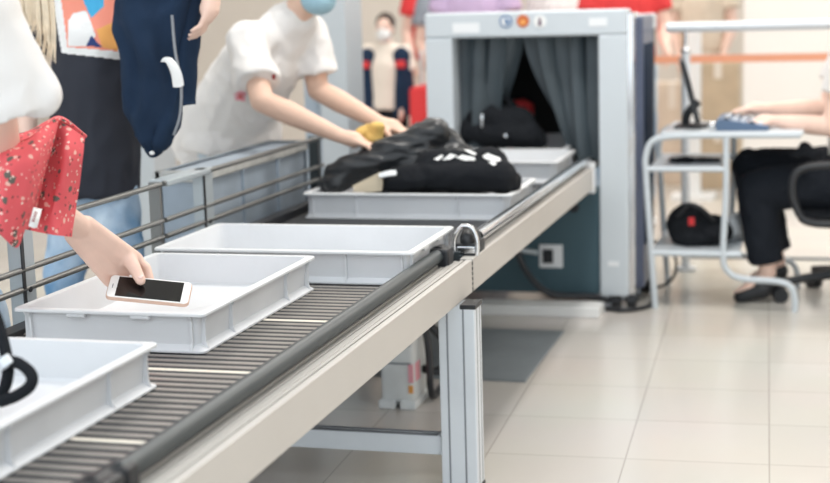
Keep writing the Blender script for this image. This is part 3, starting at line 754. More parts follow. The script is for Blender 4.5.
def make_trousers(t, J, m_, s=1.0, amp=.006, voxel=.012, short=.06, w=1.0):
    bm = nb(); lat = (V(J['hip_l']) - V(J['hip_r'])).normalized()
    up = (V(J['chest']) - V(J['pelvis'])).normalized()
    capsule(bm, V(J['pelvis']) + up * .08 * s, V(J['pelvis']) - up * .05 * s, .118 * s * w, .12 * s * w, lat=lat, wide=1.38, flat0=True)
    for q in 'lr':
        capsule(bm, J['hip_' + q], J['kn_' + q], .094 * s, .073 * s); capsule(bm, J['kn_' + q], V(J['an_' + q]) + (V(J['kn_' + q]) - V(J['an_' + q])).normalized() * short, .072 * s, .062 * s, flat1=True)
    return organic('trousers', bm, m_, t, voxel, 5, amp, 12, (1, 1, .7), seed=len(t.name))
def make_shoes(t, J, m_, s=1.0):
    for q in 'lr':
        an = V(J['an_' + q]); td = V(J['toe']).normalized(); td.z = 0
        bm = nb(); g = V((an.x, an.y, 0))
        wl = td.cross(V((0, 0, 1)))
        capsule(bm, g - td * .04 * s + V((0, 0, .045 * s)), g + td * .15 * s + V((0, 0, .034 * s)), .042 * s, .034 * s, lat=wl, wide=1.1)
        capsule(bm, g - td * .015 * s + V((0, 0, .05 * s)), g + V((0, 0, .10 * s)), .044 * s, .042 * s)
        o = organic('shoe', bm, m_, t, .009, 4)
        for v in o.data.vertices:
            if v.co.z + t.location.z < .002: v.co.z = .002 - t.location.z
def make_shirt(t, J, m_, s=1.0, hem=.1, sl=.6, rs=.078, amp=.008, voxel=.011, name='shirt', r0=.135, wide=1.32, seed=1, st=(1, 1, .6), stl=None, drop=0):
    bm = nb(); lat = (V(J['sh_l']) - V(J['sh_r'])).normalized(); P, C = V(J['pelvis']), V(J['chest'])
    up = (C - P).normalized()
    capsule(bm, P - up * hem, C, r0 * s, .132 * s, lat=lat, wide=wide, flat0=True)
    if drop: capsule(bm, P + V((.03, 0, .10)), P + V((.01, 0, -drop)), r0 * 1.0, r0 * 1.06, lat=lat, wide=wide, flat0=True, flat1=True)
    capsule(bm, C, V(J['neck']) - up * .03 * s, .125 * s, .075 * s, lat=lat, wide=1.32)
    capsule(bm, J['sh_l'], J['sh_r'], .068 * s, .068 * s)
    for q in 'lr':
        k = sl if stl is None or q == 'r' else stl
        capsule(bm, J['sh_' + q], V(J['sh_' + q]).lerp(V(J['el_' + q]), min(1, k)), .07 * s, rs * s, flat1=k < 1)
        if k > 1: capsule(bm, J['el_' + q], V(J['el_' + q]).lerp(V(J['wr_' + q]), k - 1), rs * .95 * s, rs * .75 * s, flat1=True)
    return organic(name, bm, m_, t, voxel, 5, amp, 9, st, seed=seed)
def inpoly(x, y, poly):
    c = False; j = len(poly) - 1
    for i in range(len(poly)):
        xi, yi = poly[i]; xj, yj = poly[j]
        if (yi > y) != (yj > y) and x < (xj - xi) * (y - yi) / (yj - yi) + xi: c = not c
        j = i
    return c
def patch(name, target, polys, off=.003, step=1.5):
    """printed areas lying on the cloth of target; polys: (outline, material), later ones on top"""
    bt = BVHTree.FromPolygons([v.co for v in target.data.vertices], [p.vertices[:] for p in target.data.polygons])
    o0 = CAM - wloc(target)
    xs = [p[0] for q, _ in polys for p in q]; ys = [p[1] for q, _ in polys for p in q]
    x0, y0 = min(xs), min(ys); nx, ny = int((max(xs) - x0) / step) + 2, int((max(ys) - y0) / step) + 2
    bm = nb(); vs = {}
    mats = []
    for q, mm in polys:
        if mm not in mats: mats.append(mm)
    def vert(i, j):
        if (i, j) not in vs:
            d = (ROT @ _ray(x0 + i * step, y0 + j * step)).normalized()
            h = bt.ray_cast(o0, d)
            vs[i, j] = bm.verts.new(h[0] + h[1] * off) if h[0] is not None else None
        return vs[i, j]
    for i in range(nx):
        for j in range(ny):
            cx, cy_ = x0 + (i + .5) * step, y0 + (j + .5) * step; hit = None
            for q, mm in polys:
                if inpoly(cx, cy_, q): hit = mm
            if hit is None: continue
            f = [vert(i, j), vert(i + 1, j), vert(i + 1, j + 1), vert(i, j + 1)]
            if None in f or max((a.co - f[0].co).length for a in f) > .06: continue
            fc = bm.faces.new(f); fc.material_index = mats.index(hit)
    me = bpy.data.meshes.new(name); bm.to_mesh(me); bm.free()
    for p in me.polygons: p.use_smooth = True
    for q in mats: me.materials.append(M[q])
    o = bpy.data.objects.new(name, me); COL.objects.link(o); o.parent = target
    return o

# --- man in the white T-shirt reaching for the black leather
J = dict(pelvis=V((-2.20, 5.30, .86)), chest=at(262, 62, 5.14), neck=at(296, 16, 5.12), head=at(312, -22, 5.10), face=V((1, -.35, -.35)),
         sh_r=at(248, 42, 4.99), sh_l=at(309, 34, 5.24), el_r=at(262, 101, 4.86), wr_r=at(340, 136, 4.90), el_l=at(318, 90, 5.24), wr_l=at(380, 123, 5.12),
         hd_r=V((1, .15, -.28)), pn_r=V((-.2, 0, -1)), ts_r=1, hd_l=V((1, -.15, -.28)), pn_l=V((-.2, 0, -1)), ts_l=-1, curl=.4,
         hip_l=V((-2.20, 5.40, .82)), hip_r=V((-2.20, 5.20, .82)), kn_l=V((-2.14, 5.44, .46)), kn_r=V((-2.13, 5.17, .46)), an_l=V((-2.2, 5.45, .08)), an_r=V((-2.2, 5.16, .08)), toe=V((1, -.2, 0)))
t = thing('person', 'masked person in a white T-shirt reaching over the guard rail to black leather', 'person', (-2.2, 5.3, 0))
make_body(t, J, 'skin2', .007)
make_trousers(t, J, 'jeans2', s=.90, amp=.006, w=.85); make_shoes(t, J, 'white')
sh = make_shirt(t, J, 'tee', hem=.125, sl=.72, rs=.082, amp=.013, r0=.168, wide=1.2, drop=.085, voxel=.009, st=(1, 1, .8))
bm = nb(); capsule(bm, V((-2.195, 5.28, .885)), V((-2.187, 5.28, .915)), .155, .153, lat=(0, 1, 0), wide=1.15, flat0=True, flat1=True)
face_parts(t, J['head'], J['face'], 1, 'hair_dark', mask='mask'); bm.free()
patch('chest_print', sh, [([(234, 93), (240, 90.5), (246, 92), (245, 101), (236, 100)], 'pink'), ([(238, 94), (243, 94), (243, 98), (239, 98)], 'red')], step=.8)
patch('sleeve_tag', sh, [([(272, 74), (275, 74), (275.5, 79), (272.5, 79)], 'red_dark')], step=.8)
bm = nb(); c = at(371, 131, 5.02); ell(bm, c, .045, .03, .026); ell(bm, c + V((.005, .0, -.025)), .04, .028, .025); ell(bm, c + V((.02, -.01, .012)), .03, .022, .018); ell(bm, c + V((-.03, 0, -.008)), .022, .03, .016)
tag(organic('suede_pouch', bm, 'yellow', None, .006, 3, .008, 30, seed=4), 'crumpled yellow suede pouch under the far hand of the person in white', 'pouch')

# --- person in the charcoal T-shirt with the printed square
J = dict(pelvis=at(95, 172, 4.27), chest=at(97, 40, 4.25), neck=at(100, -46, 4.25), head=at(102, -118, 4.22), face=V((.45, -.9, -.25)),
         sh_r=at(48, -20, 4.27), sh_l=at(148, -22, 4.27), el_r=at(26, 70, 4.34), wr_r=at(28, 140, 4.22), el_l=at(228, -42, 4.34), wr_l=at(213, -8, 4.04),
         hd_r=V((.2, -.3, -1)), pn_r=V((1, 0, 0)), ts_r=1, hd_l=V((-.22, -.12, -1)), pn_l=V((-1, -.2, 0)), ts_l=1, curl=.7,
         hip_l=at(110, 184, 4.27), hip_r=at(81, 184, 4.27), kn_l=V((-2.12, 4.24, .47)), kn_r=V((-2.33, 4.22, .47)), an_l=V((-2.07, 4.33, .08)), an_r=V((-2.36, 4.33, .08)), toe=V((.3, -1, 0)))
t = thing('person', 'person in a charcoal T-shirt with a colourful square print, holding a navy jacket', 'person', (-2.2, 4.3, 0))
make_body(t, J, 'skin', .007)
make_trousers(t, J, 'jeans', s=.88, amp=.008, w=.80); make_shoes(t, J, 'white')
sh = make_shirt(t, J, 'darktee', hem=.06, sl=.7, rs=.075, amp=.011, r0=.142, wide=1.04, stl=.8)
def z1(*pts): return [(x / 3.018, y / 3.018) for x, y in pts]
patch('shirt_print', sh, [(z1((150, -60), (188, 160), (367, 180), (362, -60)), 'p_white'),
    (z1((178, -60), (206, 142), (355, 154), (352, -60)), 'p_pink'),
    (z1((206, 60), (222, 40), (262, 32), (290, 108), (262, 140), (206, 138)), 'p_white'),
    (z1((246, -60), (252, 0), (276, 55), (312, 22), (314, -60)), 'p_blue'),
    (z1((292, 90), (353, 62), (356, 153), (308, 142)), 'p_amber'),
    (z1((276, 107), (308, 142), (260, 139)), 'p_navy'),
    (z1((192, 2), (250, 0), (258, 32), (220, 42), (210, 62), (198, 40)), 'p_pink')], step=1)
face_parts(t, J['head'], J['face'], 1, 'hair_dark', mask='mask')

# navy jacket held up
def rowpx(rows, Y):
    return [(at(a, y, Y + (0 if len(r) < 2 else r[1])), at(b_, y, Y + (0 if len(r) < 2 else r[1])), r[0]) for y, a, b_, *r in rows]
t = thing('jacket', 'navy jacket held up by the collar, with a white tab and a zip', 'jacket', at(150, 152, 4.02))
body = loft('jacket_body', rowpx([(-22, 128, 192, .05), (0, 122, 190, .06), (22, 120, 184, .07), (48, 122, 181, .07), (75, 124, 182, .07), (100, 128, 181, .07), (122, 135, 178, .055), (140, 144, 169, .04), (150, 150, 160, .022), (153, 153, 158, .01)], 4.06), 'navy', t, amp=.022, sc=8, stretch=(1.8, 1, .6), k=5, fold=.014)
loft('sleeve', rowpx([(-10, 180, 205, .04), (15, 179, 200, .045), (40, 178, 199, .045), (70, 177, 197, .045), (90, 178, 196, .04), (105, 181, 195, .036)], 4.10), 'navy', t, amp=.01, sc=11, stretch=(1.5, 1, .5))
bm = nb(); tube(bm, [at(172, 15, 3.985), at(175, 50, 3.985), at(181, 85, 3.985), at(180, 115, 3.99), at(174, 135, 4.0)], .0045, 8); obj('zip', bm, 'alu_groove', t)
g = [[at(160.5, 62, 3.975), at(163, 58, 3.97), at(168, 57, 3.97), at(172, 58, 3.975)], [at(166, 63, 3.97), at(169, 64, 3.965), at(174, 65, 3.965), at(178, 65, 3.97)], [at(171, 74, 3.97), at(174, 75, 3.965), at(179, 75, 3.965), at(182, 74, 3.97)], [at(173, 87, 3.972), at(176, 87.5, 3.97), at(181, 87, 3.97), at(184, 85, 3.975)]]
obj('white_tab', sheet(g, .004, 9, 12), 'white', t, True, 60)
bm = nb(); a = at(152, 153, 4.0); ell(bm, a, .008, .005, .006); obj('cord_end', bm, 'white', t)

# --- person with blond hair, phone in hand, red jacket over the forearm
U0 = at(111, 274.5, 3.085); UR = at(193, 282.5, 3.14); UL = at(106, 297, 3.02)
pu = (UR - U0); PW = pu.length; pu.normalize(); pv = UL - U0; pv = pv - pu * pv.dot(pu); PH = pv.length; pv.normalize(); pn = pv.cross(pu)
if pn.z < 0: pn = -pn
def ph(u, v, n): return U0 + pu * u + pv * v + pn * n
WR = at(82, 228, 2.985)
def phone_hand(bm):
    d = (ph(.03, -.045, .012) - WR)
    kn = [ph(.052, -.040, .020), ph(.034, -.028, .004), ph(.014, -.016, -.012), ph(-.006, -.004, -.026)]
    capsule(bm, WR, WR + d * .5, .0270, .030)
    for i, k_ in enumerate(kn):
        w0 = WR + (kn[i] - kn[1]) * .45
        capsule(bm, w0, k_, .021, .0165 - .001 * i)
    ch = [[(.079, -.024, .012), (.094, .004, -.012), (.090, .026, -.016)],
          [(.066, -.016, -.010), (.080, .014, -.022), (.074, .036, -.020)],
          [(.046, -.004, -.026), (.058, .022, -.030), (.054, .042, -.024)],
          [(.018, .006, -.036), (.032, .026, -.036), (.032, .042, -.028)]]
    for i, c3 in enumerate(ch):
        p = kn[i]; r = (.0105, .0108, .0102, .0090)[i]
        for q in c3:
            q = ph(*q); capsule(bm, p, q, r, r * .93); p = q; r *= .93
    t0 = WR.lerp(ph(.012, -.03, .022), .45); t1 = ph(.032, -.026, .040); t2 = ph(.054, .004, .032); t3 = ph(.073, .030, .0175)
    capsule(bm, t0, t1, .025, .0195); capsule(bm, t1, t2, .0190, .0158); capsule(bm, t2, t3, .0158, .0125)
J = dict(pelvis=V((-2.06, 3.02, .90)), chest=V((-1.84, 2.78, 1.20)), neck=V((-1.69, 2.64, 1.39)), head=V((-1.60, 2.58, 1.53)), face=V((1, .1, -.55)),
         sh_r=at(-22, 10, 2.47), sh_l=V((-1.86, 2.86, 1.33)), el_r=at(4, 186, 2.66), wr_r=WR, el_l=V((-2.0, 2.95, 1.08)), wr_l=V((-1.98, 2.78, .88)),
         hd_l=V((.2, -.4, -1)), pn_l=V((-1, 0, 0)), ts_l=1, curl=.4,
         hip_l=V((-2.06, 3.12, .86)), hip_r=V((-2.05, 2.93, .86)), kn_l=V((-1.985, 3.20, .46)), kn_r=V((-2.0, 2.92, .46)), an_l=V((-2.04, 3.22, .08)), an_r=V((-2.05, 2.9, .08)), toe=V((1, -.1, 0)))
t = thing('person', 'person with long blond hair and loose white top, holding the phone', 'person', (-2.05, 3.02, 0))
bd = make_body(t, J, 'skin', .0045, extra=phone_hand)
make_trousers(t, J, 'jeans', amp=.008); make_shoes(t, J, 'white')
sh = None
bm = nb(); lat = (J['sh_l'] - J['sh_r']).normalized()
capsule(bm, J['pelvis'] + V((-.02, 0, -.04)), J['chest'], .14, .135, lat=lat, wide=1.3, flat0=True); capsule(bm, J['chest'], J['neck'] + V((-.02, 0, -.03)), .12, .07, lat=lat, wide=1.3)
capsule(bm, J['sh_l'], J['sh_r'], .07, .075); capsule(bm, J['sh_l'], J['sh_l'].lerp(J['el_l'], .6), .07, .08, flat1=True)
se = at(14, 112, 2.52); capsule(bm, J['sh_r'], se, .066, .090, flat1=True); capsule(bm, at(0, 50, 2.5), at(40, 96, 2.52), .06, .044)
organic('loose_top', bm, 'tee', t, .009, 8, .008, 7, seed=2)
face_parts(t, J['head'], J['face'], 1, 'hair_blond')
bm = nb(); rnd = random.Random(4)
for i in range(90):
    q = rnd.random(); a = J['head'] + V((.03 * rnd.uniform(-1, 1), -.055 + .09 * q - .03, .06 + .03 * rnd.random()))
    x1 = 12 + 40 * q ** .8 + rnd.uniform(-4, 4)
    yb = (24 + 38 * q) + rnd.uniform(-14, 6)
    tube(bm, [a, at(x1 * .8 - 2, -60, 2.56 + .05 * q), at(x1 * .95, -20, 2.58 + .05 * q), at(x1 + 2, yb * .5, 2.58 + .05 * q), at(x1 + rnd.uniform(-2, 4), yb, 2.57 + .05 * q)], .0042, 6, r1=.0008, per=4)
obj('hanging_hair', bm, 'hair_blond', t)
bm = nb(); ell(bm, ph(.0725, .0285, .0285), .0070, .0085, .0030, Matrix((pu, pv, pn)).transposed()); obj('thumb_nail', bm, 'nail', t)

# the phone
t = thing('phone', 'large phone with white front and black screen held over the tray', 'phone', ph(PW / 2, PH / 2, -.006))
def rrect(u0, u1, v0, v1, n, rad):
    out = []
    for cx, cy_, a0 in ((u1 - rad, v1 - rad, 0), (u0 + rad, v1 - rad, PI / 2), (u0 + rad, v0 + rad, PI), (u1 - rad, v0 + rad, 1.5 * PI)):
        for k in range(7):
            an = a0 + PI / 2 * k / 6; out.append(ph(cx + rad * math.cos(an), cy_ + rad * math.sin(an), n))
    return out
bm = nb(); ringmesh(bm, [rrect(.003, PW - .003, .003, PH - .003, -.010, .012), rrect(0, PW, 0, PH, -.008, .012), rrect(0, PW, 0, PH, -.002, .012), rrect(.001, PW - .001, .001, PH - .001, 0, .011)]); obj('case', bm, 'gold', t, True, 30)
bm = nb(); ringmesh(bm, [rrect(.002, PW - .002, .002, PH - .002, -.001, .010), rrect(.002, PW - .002, .002, PH - .002, .0012, .010)]); fr_ = obj('front_plate', bm, 'white', t, True, 30)
bm = nb(); ringmesh(bm, [rrect(.021, PW - .019, .006, PH - .006, .0010, .001), rrect(.021, PW - .019, .006, PH - .006, .0019, .001)]); obj('screen', bm, 'screen', t, False)
bm = nb(); ringmesh(bm, [[ph(PW - .010 + .0045 * math.cos(a_ * PI / 8), PH / 2 + .0045 * math.sin(a_ * PI / 8), n_) for a_ in range(16)] for n_ in (.001, .0016)]); obj('home_button', bm, 'alu', fr_)
bm = nb(); ringmesh(bm, [rrect(.010, .012, PH / 2 - .007, PH / 2 + .007, .001, .0008), rrect(.010, .012, PH / 2 - .007, PH / 2 + .007, .0016, .0008)]); obj('speaker_slot', bm, 'alu_groove', fr_)

# red printed jacket over the forearm
t = thing('jacket', 'red jacket with leaf print hanging over the forearm, white tag at its hem', 'jacket', at(40, 240, 2.85))
f1 = [[at(-26, 140, 2.64), at(0, 146, 2.62), at(28, 141, 2.64), at(46, 128, 2.69), at(60, 121, 2.75)],
      [at(-26, 168, 2.60), at(0, 170, 2.56), at(24, 166, 2.58), at(42, 152, 2.62), at(55, 142, 2.72)],
      [at(-24, 198, 2.58), at(0, 202, 2.54), at(18, 198, 2.57), at(34, 184, 2.60), at(46, 172, 2.70)],
      [at(-22, 214, 2.59), at(-2, 222, 2.54), at(14, 232, 2.57), at(28, 214, 2.61), at(38, 202, 2.70)],
      [at(-20, 224, 2.60), at(-1, 233, 2.55), at(17, 248, 2.59), at(25, 232, 2.63), at(33, 218, 2.71)]]
def wrinkled(bm, amp, sc, st, seed):
    bm.normal_update()
    mv = [(v, v.co + V((.3, -1, .2)) * folds(v.co, amp, sc, st, seed)) for v in bm.verts]
    for v, p in mv: v.co = p
    return bm
fr1 = obj('front_flap', wrinkled(sheet(f1, .006, 24, 24), .020, 8, (1.3, 1, .5), 1), 'redprint', t, True, 70)
f2 = [[at(40, 134, 2.76), at(56, 123, 2.76), at(70, 127, 2.77), at(86, 138, 2.80)],
      [at(28, 160, 2.735), at(48, 153, 2.76), at(66, 154, 2.72), at(84, 158, 2.78)],
      [at(22, 188, 2.73), at(44, 186, 2.73), at(62, 187, 2.71), at(79, 188, 2.78)],
      [at(18, 212, 2.72), at(38, 214, 2.725), at(57, 216, 2.70), at(75, 213, 2.77)],
      [at(20, 228, 2.72), at(38, 232, 2.715), at(55, 235, 2.69), at(72, 237, 2.76)]]
obj('side_flap', wrinkled(sheet(f2, .006, 24, 24), .020, 9, (1.6, 1, .4), 5), 'redprint', t, True, 70)
f3 = [[at(-26, 140, 2.66), at(0, 146, 2.64), at(28, 141, 2.66), at(46, 128, 2.70), at(62, 121, 2.76), at(86, 138, 2.83)],
      [at(-26, 132, 2.74), at(0, 138, 2.74), at(28, 134, 2.76), at(48, 124, 2.80), at(62, 121, 2.84), at(84, 138, 2.90)],
      [at(-26, 150, 2.86), at(0, 156, 2.88), at(28, 156, 2.92), at(48, 150, 2.93), at(64, 150, 2.95), at(80, 158, 2.95)],
      [at(-24, 200, 2.90), at(2, 206, 2.92), at(28, 206, 2.95), at(46, 205, 2.96), at(60, 206, 2.97), at(72, 204, 2.96)]]
obj('back_flap', sheet(f3, .005, 25, 18), 'redprint', t, True, 70)
tg = [[at(34, 207, 2.59), at(38, 208.5, 2.60), at(42, 209, 2.61)], [at(31, 217, 2.575), at(35.5, 218.5, 2.58), at(39.5, 219, 2.59)], [at(28.5, 226, 2.57), at(33, 228, 2.575), at(37, 228, 2.585)]]
tl = obj('white_tag', sheet(tg, .002, 6, 6), 'white', t, True, 60)
bm = nb()
for k in range(5):
    a = at(34.8 - k * .7, 211.5 + k * 2.1, 2.566); b_ = at(37.6 - k * .7, 212.3 + k * 2.1, 2.570)
    prism(bm, [a, b_, b_ + V((-.0006, 0, -.0022)), a + V((-.0006, 0, -.0022))], (0, -.001, 0))
obj('tag_mark', bm, 'red_dark', tl, False)

# black strap in the nearest tray
t = thing('handbag', 'black handbag with a looped strap lying in the nearest tray at the left edge', 'bag', (-1.60, 2.25, .61))
bm = nb(); ell(bm, (-1.575, 2.14, .68), .06, .16, .065); ell(bm, (-1.56, 2.30, .66), .05, .09, .05)
o = organic('bag_body', bm, 'leather', t, .008, 5, .008, 14, seed=8)
for v in o.data.vertices: v.co.z = max(v.co.z, .6055 - .61)
bm = nb(); tube(bm, [at(-14, 300, 2.30), at(-4, 318, 2.30), at(4, 345, 2.28), at(8, 372, 2.26), at(2, 392, 2.25), at(-12, 402, 2.24)], .011, 10); tube(bm, [at(2, 362, 2.26), at(18, 363, 2.25), at(31, 374, 2.24), at(30, 386, 2.23), at(16, 396, 2.23), at(0, 402, 2.23)], .0105, 10); obj('strap', bm, 'black_cloth', t)
bm = nb(); cyl(bm, at(2, 358, 2.24), at(8, 366, 2.24), .013); obj('strap_ring', bm, 'alu', t)

# ------------------------------------------------------------------ loaded tray: leather and printed bag
bm = nb()
for a, b_, ra, rb in (((336, 178, 4.86), (386, 156, 4.92), .045, .055), ((386, 154, 4.92), (432, 136, 4.98), .055, .055), ((430, 132, 5.02), (446, 146, 5.02), .045, .05),
                      ((400, 168, 4.95), (470, 168, 4.95), .06, .06), ((380, 176, 5.02), (480, 172, 5.06), .07, .07), ((330, 182, 4.90), (326, 186, 4.95), .034, .03), ((446, 142, 5.02), (474, 166, 5.0), .045, .04)):
    capsule(bm, at(*a), at(*b_), ra, rb)
o = organic('leather_jacket', bm, 'leather', None, .008, 8, .020, 9, (.45, 1.3, 2.0), seed=6, pivot=(-1.4, 4.96, .607)); tag(o, 'black leather jacket bunched up in the loaded tray, under two reaching hands', 'jacket')
for v in o.data.vertices: v.co.z = max(v.co.z, 0)
ZB = .607
bm = nb()
for a, b_, ra, rb in (((398, 178, 4.82), (500, 176, 4.82), .040, .055), ((430, 166, 4.86), (492, 166, 4.86), .052, .058), ((388, 183, 4.80), (420, 180, 4.80), .028, .035), ((500, 178, 4.83), (508, 182, 4.86), .05, .045)):
    capsule(bm, at(*a), at(*b_), ra, rb)
t = thing('bag', 'black soft bag with white print lying in the loaded tray', 'bag', (-1.28, 4.82, ZB))
o = organic('bag_body', bm, 'black_cloth', t, .007, 6, .008, 12, seed=12)
for v in o.data.vertices: v.co.z = max(v.co.z, 0)
def zz(*pts): return [(300 + x / 3.458, 110 + y / 3.458) for x, y in pts]
patch('white_print', o, [(zz((462, 172), (490, 155), (498, 160), (478, 176)), 'white'), (zz((492, 174), (520, 152), (545, 158), (520, 172)), 'white'), (zz((540, 166), (560, 156), (604, 164), (606, 176), (570, 176)), 'white'),
    (zz((566, 140), (580, 136), (612, 152), (604, 158)), 'white'), (zz((630, 160), (650, 150), (690, 166), (694, 178), (672, 180), (640, 170)), 'white'), (zz((652, 182), (668, 178), (682, 188), (670, 194)), 'white')], step=.5, off=.002)
g = [[at(352, 186, 4.775), at(364, 180, 4.77), at(380, 172, 4.765)], [at(354, 189, 4.765), at(366, 186, 4.76), at(382, 182, 4.755)], [at(352, 191.5, 4.765), at(368, 192, 4.755), at(381, 191, 4.75)]]
obj('beige_lining', sheet(g, .008, 10, 10), 'beige', t, True, 60)
g = [[at(378.5, 173.5, 4.762), at(388, 170.5, 4.76), at(396, 170, 4.762)], [at(379, 177.5, 4.75), at(388, 175.5, 4.745), at(396.5, 174.5, 4.75)]]
obj('white_tag', sheet(g, .006, 6, 6), 'white_plastic', t, True, 60)

# black backpack at the tunnel mouth
t = thing('backpack', 'black backpack with small metal pulls at the mouth of the scanner tunnel', 'backpack', at(497, 146, 6.35))
bm = nb()
for a, b_, ra, rb in (((468, 132, 6.34), (528, 134, 6.34), .06, .06), ((480, 118, 6.36), (520, 122, 6.36), .07, .065), ((492, 106, 6.40), (506, 108, 6.40), .045, .045), ((462, 136, 6.36), (534, 138, 6.36), .05, .05)):
    capsule(bm, at(*a), at(*b_), ra, rb)
o = organic('bag_body', bm, 'black_cloth', t, .009, 5, .012, 12, seed=21)
for v in o.data.vertices: v.co.z = max(v.co.z, .612 - t.location.z)
bm = nb(); tube(bm, [at(482, 114, 6.25), at(482, 122, 6.25), at(482, 127, 6.26)], .006, 8); tube(bm, [at(505, 134, 6.25), at(506, 137, 6.25)], .007, 8); tube(bm, [at(458, 137, 6.27), at(460, 139, 6.27)], .006, 8); obj('metal_pull', bm, 'chrome', t)
bm = nb(); tube(bm, [at(486, 106, 6.34), at(494, 96, 6.34), at(506, 98, 6.34), at(512, 108, 6.34)], .010, 8); obj('handle', bm, 'black_cloth', t)
bm = nb(); c = at(520, 102, 6.70); capsule(bm, V((c.x, 6.70, .67)), V((c.x, 6.70, c.z - .035)), .055, .05, lat=(1, 0, 0), wide=1.2); o = organic('red_bundle', bm, 'red', None, .009, 4, .012, 14, pivot=None); tag(o, 'red bundle seen through the gap between the curtain strips, deep inside the tunnel', 'bundle')
for v in o.data.vertices: v.co.z = max(v.co.z, .612 - o.location.z)

# ------------------------------------------------------------------ walk-through gate
t = thing('detector_gate', 'pale grey walk-through detector gate behind the person in white', 'gate', (-2.1, 6.2, 0))
gx0, gx1 = at(318, 50, 6.25).x, at(346, 50, 6.25).x
bm = nb(); box(bm, (gx0, 6.25, 0), (gx1, 6.5, 2.15), .008); obj('side_panel', bm, 'gate', t, False)
bm = nb(); box(bm, (gx0 - .95, 6.25, 0), (gx0 - .81, 6.5, 2.15), .008); obj('side_panel', bm, 'gate', t, False)
bm = nb(); box(bm, (gx0 - .95, 6.27, 2.15), (gx1, 6.48, 2.33), .008); obj('lintel', bm, 'gate', t, False)
bm = nb(); box(bm, (gx0 - .16, 6.3, 1.20), (gx0, 6.42, 1.27), .004); obj('cross_arm', bm, 'gate', t, False)
bm = nb(); box(bm, (gx0 - .09, 6.3, 0), (gx0, 6.45, 1.20), .004); obj('inner_panel', bm, 'bin', t, False)

# ------------------------------------------------------------------ operator seated at the desk
J = dict(pelvis=V((.14, 6.50, .53)), chest=V((.14, 6.5, .90)), neck=V((.14, 6.5, 1.08)), head=V((.14, 6.5, 1.23)), face=V((-1, 0, -.25)),
         sh_l=V((.08, 6.34, 1.05)), sh_r=V((.08, 6.68, 1.05)), el_l=at(832, 127, 6.36), wr_l=at(776, 121, 6.38), el_r=V((-.0, 6.66, .80)), wr_r=V((-.25, 6.56, .812)),
         hd_l=V((-1, .12, .0)), pn_l=V((0, 0, -1)), ts_l=1, hd_r=V((-1, -.1, .0)), pn_r=V((0, 0, -1)), ts_r=-1, curl=.35,
         hip_l=V((.10, 6.41, .515)), hip_r=V((.10, 6.60, .53)), kn_l=at(756, 190, 6.42), kn_r=at(752, 168, 6.62), an_l=at(768, 272, 6.42), an_r=V((-.20, 6.64, .14)), toe=V((-1, -.05, -.45)))
t = thing('person', 'seated person in black trousers typing at the desk on the right edge', 'person', (.1, 6.5, 0))
make_body(t, J, 'skin', .008)
make_trousers(t, J, 'trousers', s=1.18, amp=.012, short=.04)
make_shirt(t, J, 'tee', hem=.04, sl=.55, rs=.075, amp=.008, seed=5)
face_parts(t, J['head'], J['face'], 1, 'hair_dark')
for q in 'lr':
    an = V(J['an_' + q]); bm = nb()
    toe = V((an.x - .115, an.y - .01, .022))
    capsule(bm, V((an.x + .012, an.y, an.z - .045)), V((an.x - .03, an.y, an.z - .06)), .038, .041)
    capsule(bm, V((an.x - .02, an.y, max(.05, an.z - .075))), toe, .040, .028, lat=(0, 1, 0), wide=1.25)
    capsule(bm, V((an.x + .028, an.y, an.z - .045)), V((an.x + .034, an.y, .012)), .016, .008)
    o = organic('heeled_shoe', bm, 'black_plastic', t, .006, 3)
    for v in o.data.vertices: v.co.z = max(v.co.z, .001)
bm = nb(); ell(bm, at(805, 150, 6.33), .03, .02, .03); ell(bm, at(797, 155, 6.33), .025, .02, .02); ell(bm, at(813, 153, 6.33), .03, .02, .025); organic('waist_pouch', bm, 'black_cloth', t, .007, 3, .015, 30)
# chair
t = thing('office_chair', 'black swivel office chair under the seated person at the right edge', 'chair', (.14, 6.5, 0))
bm = nb(); capsule(bm, (-.08, 6.5, .385), (.30, 6.5, .385), .035, .035, lat=(0, 1, 0), wide=6); organic('seat', bm, 'black_cloth', t, .012, 4)
bm = nb(); g = [[V((.37, 6.27, z)), V((.40, 6.5, z)), V((.37, 6.73, z))] for z in (.52, .75, 1.0)]; obj('backrest', sheet(g, .04, 10, 8), 'black_cloth', t); bm.free()
for y in (6.22, 6.78):
    bm = nb(); z0 = .42
    tube(bm, [at(800, 216, y), at(793, 198, y), at(793, 180, y), at(800, 170, y), at(818, 166, y), at(850, 167, y), at(866, 178, y), at(866, 205, y), at(850, 222, y), at(822, 224, y), at(806, 221, y), at(800, 216, y)], .017, 10, closed=False); obj('armrest', bm, 'black_plastic', t)
    bm = nb(); yy = y + (.08 if y < 6.5 else -.08); tube(bm, [at(838, 222, y) , V((.07, (y + 6.5) / 2, .39)), V((.12, 6.5, .388))], .014, 8); obj('armrest_bracket', bm, 'black_plastic', t)
bm = nb(); tube(bm, [(.38, 6.5, .6), (.36, 6.5, .45), (.3, 6.5, .385), (.12, 6.5, .38)], .02, 8); obj('back_bracket', bm, 'black_plastic', t)
bm = nb(); cyl(bm, (.12, 6.5, .11), (.12, 6.5, .40), .028); obj('gas_lift', bm, 'black_plastic', t)
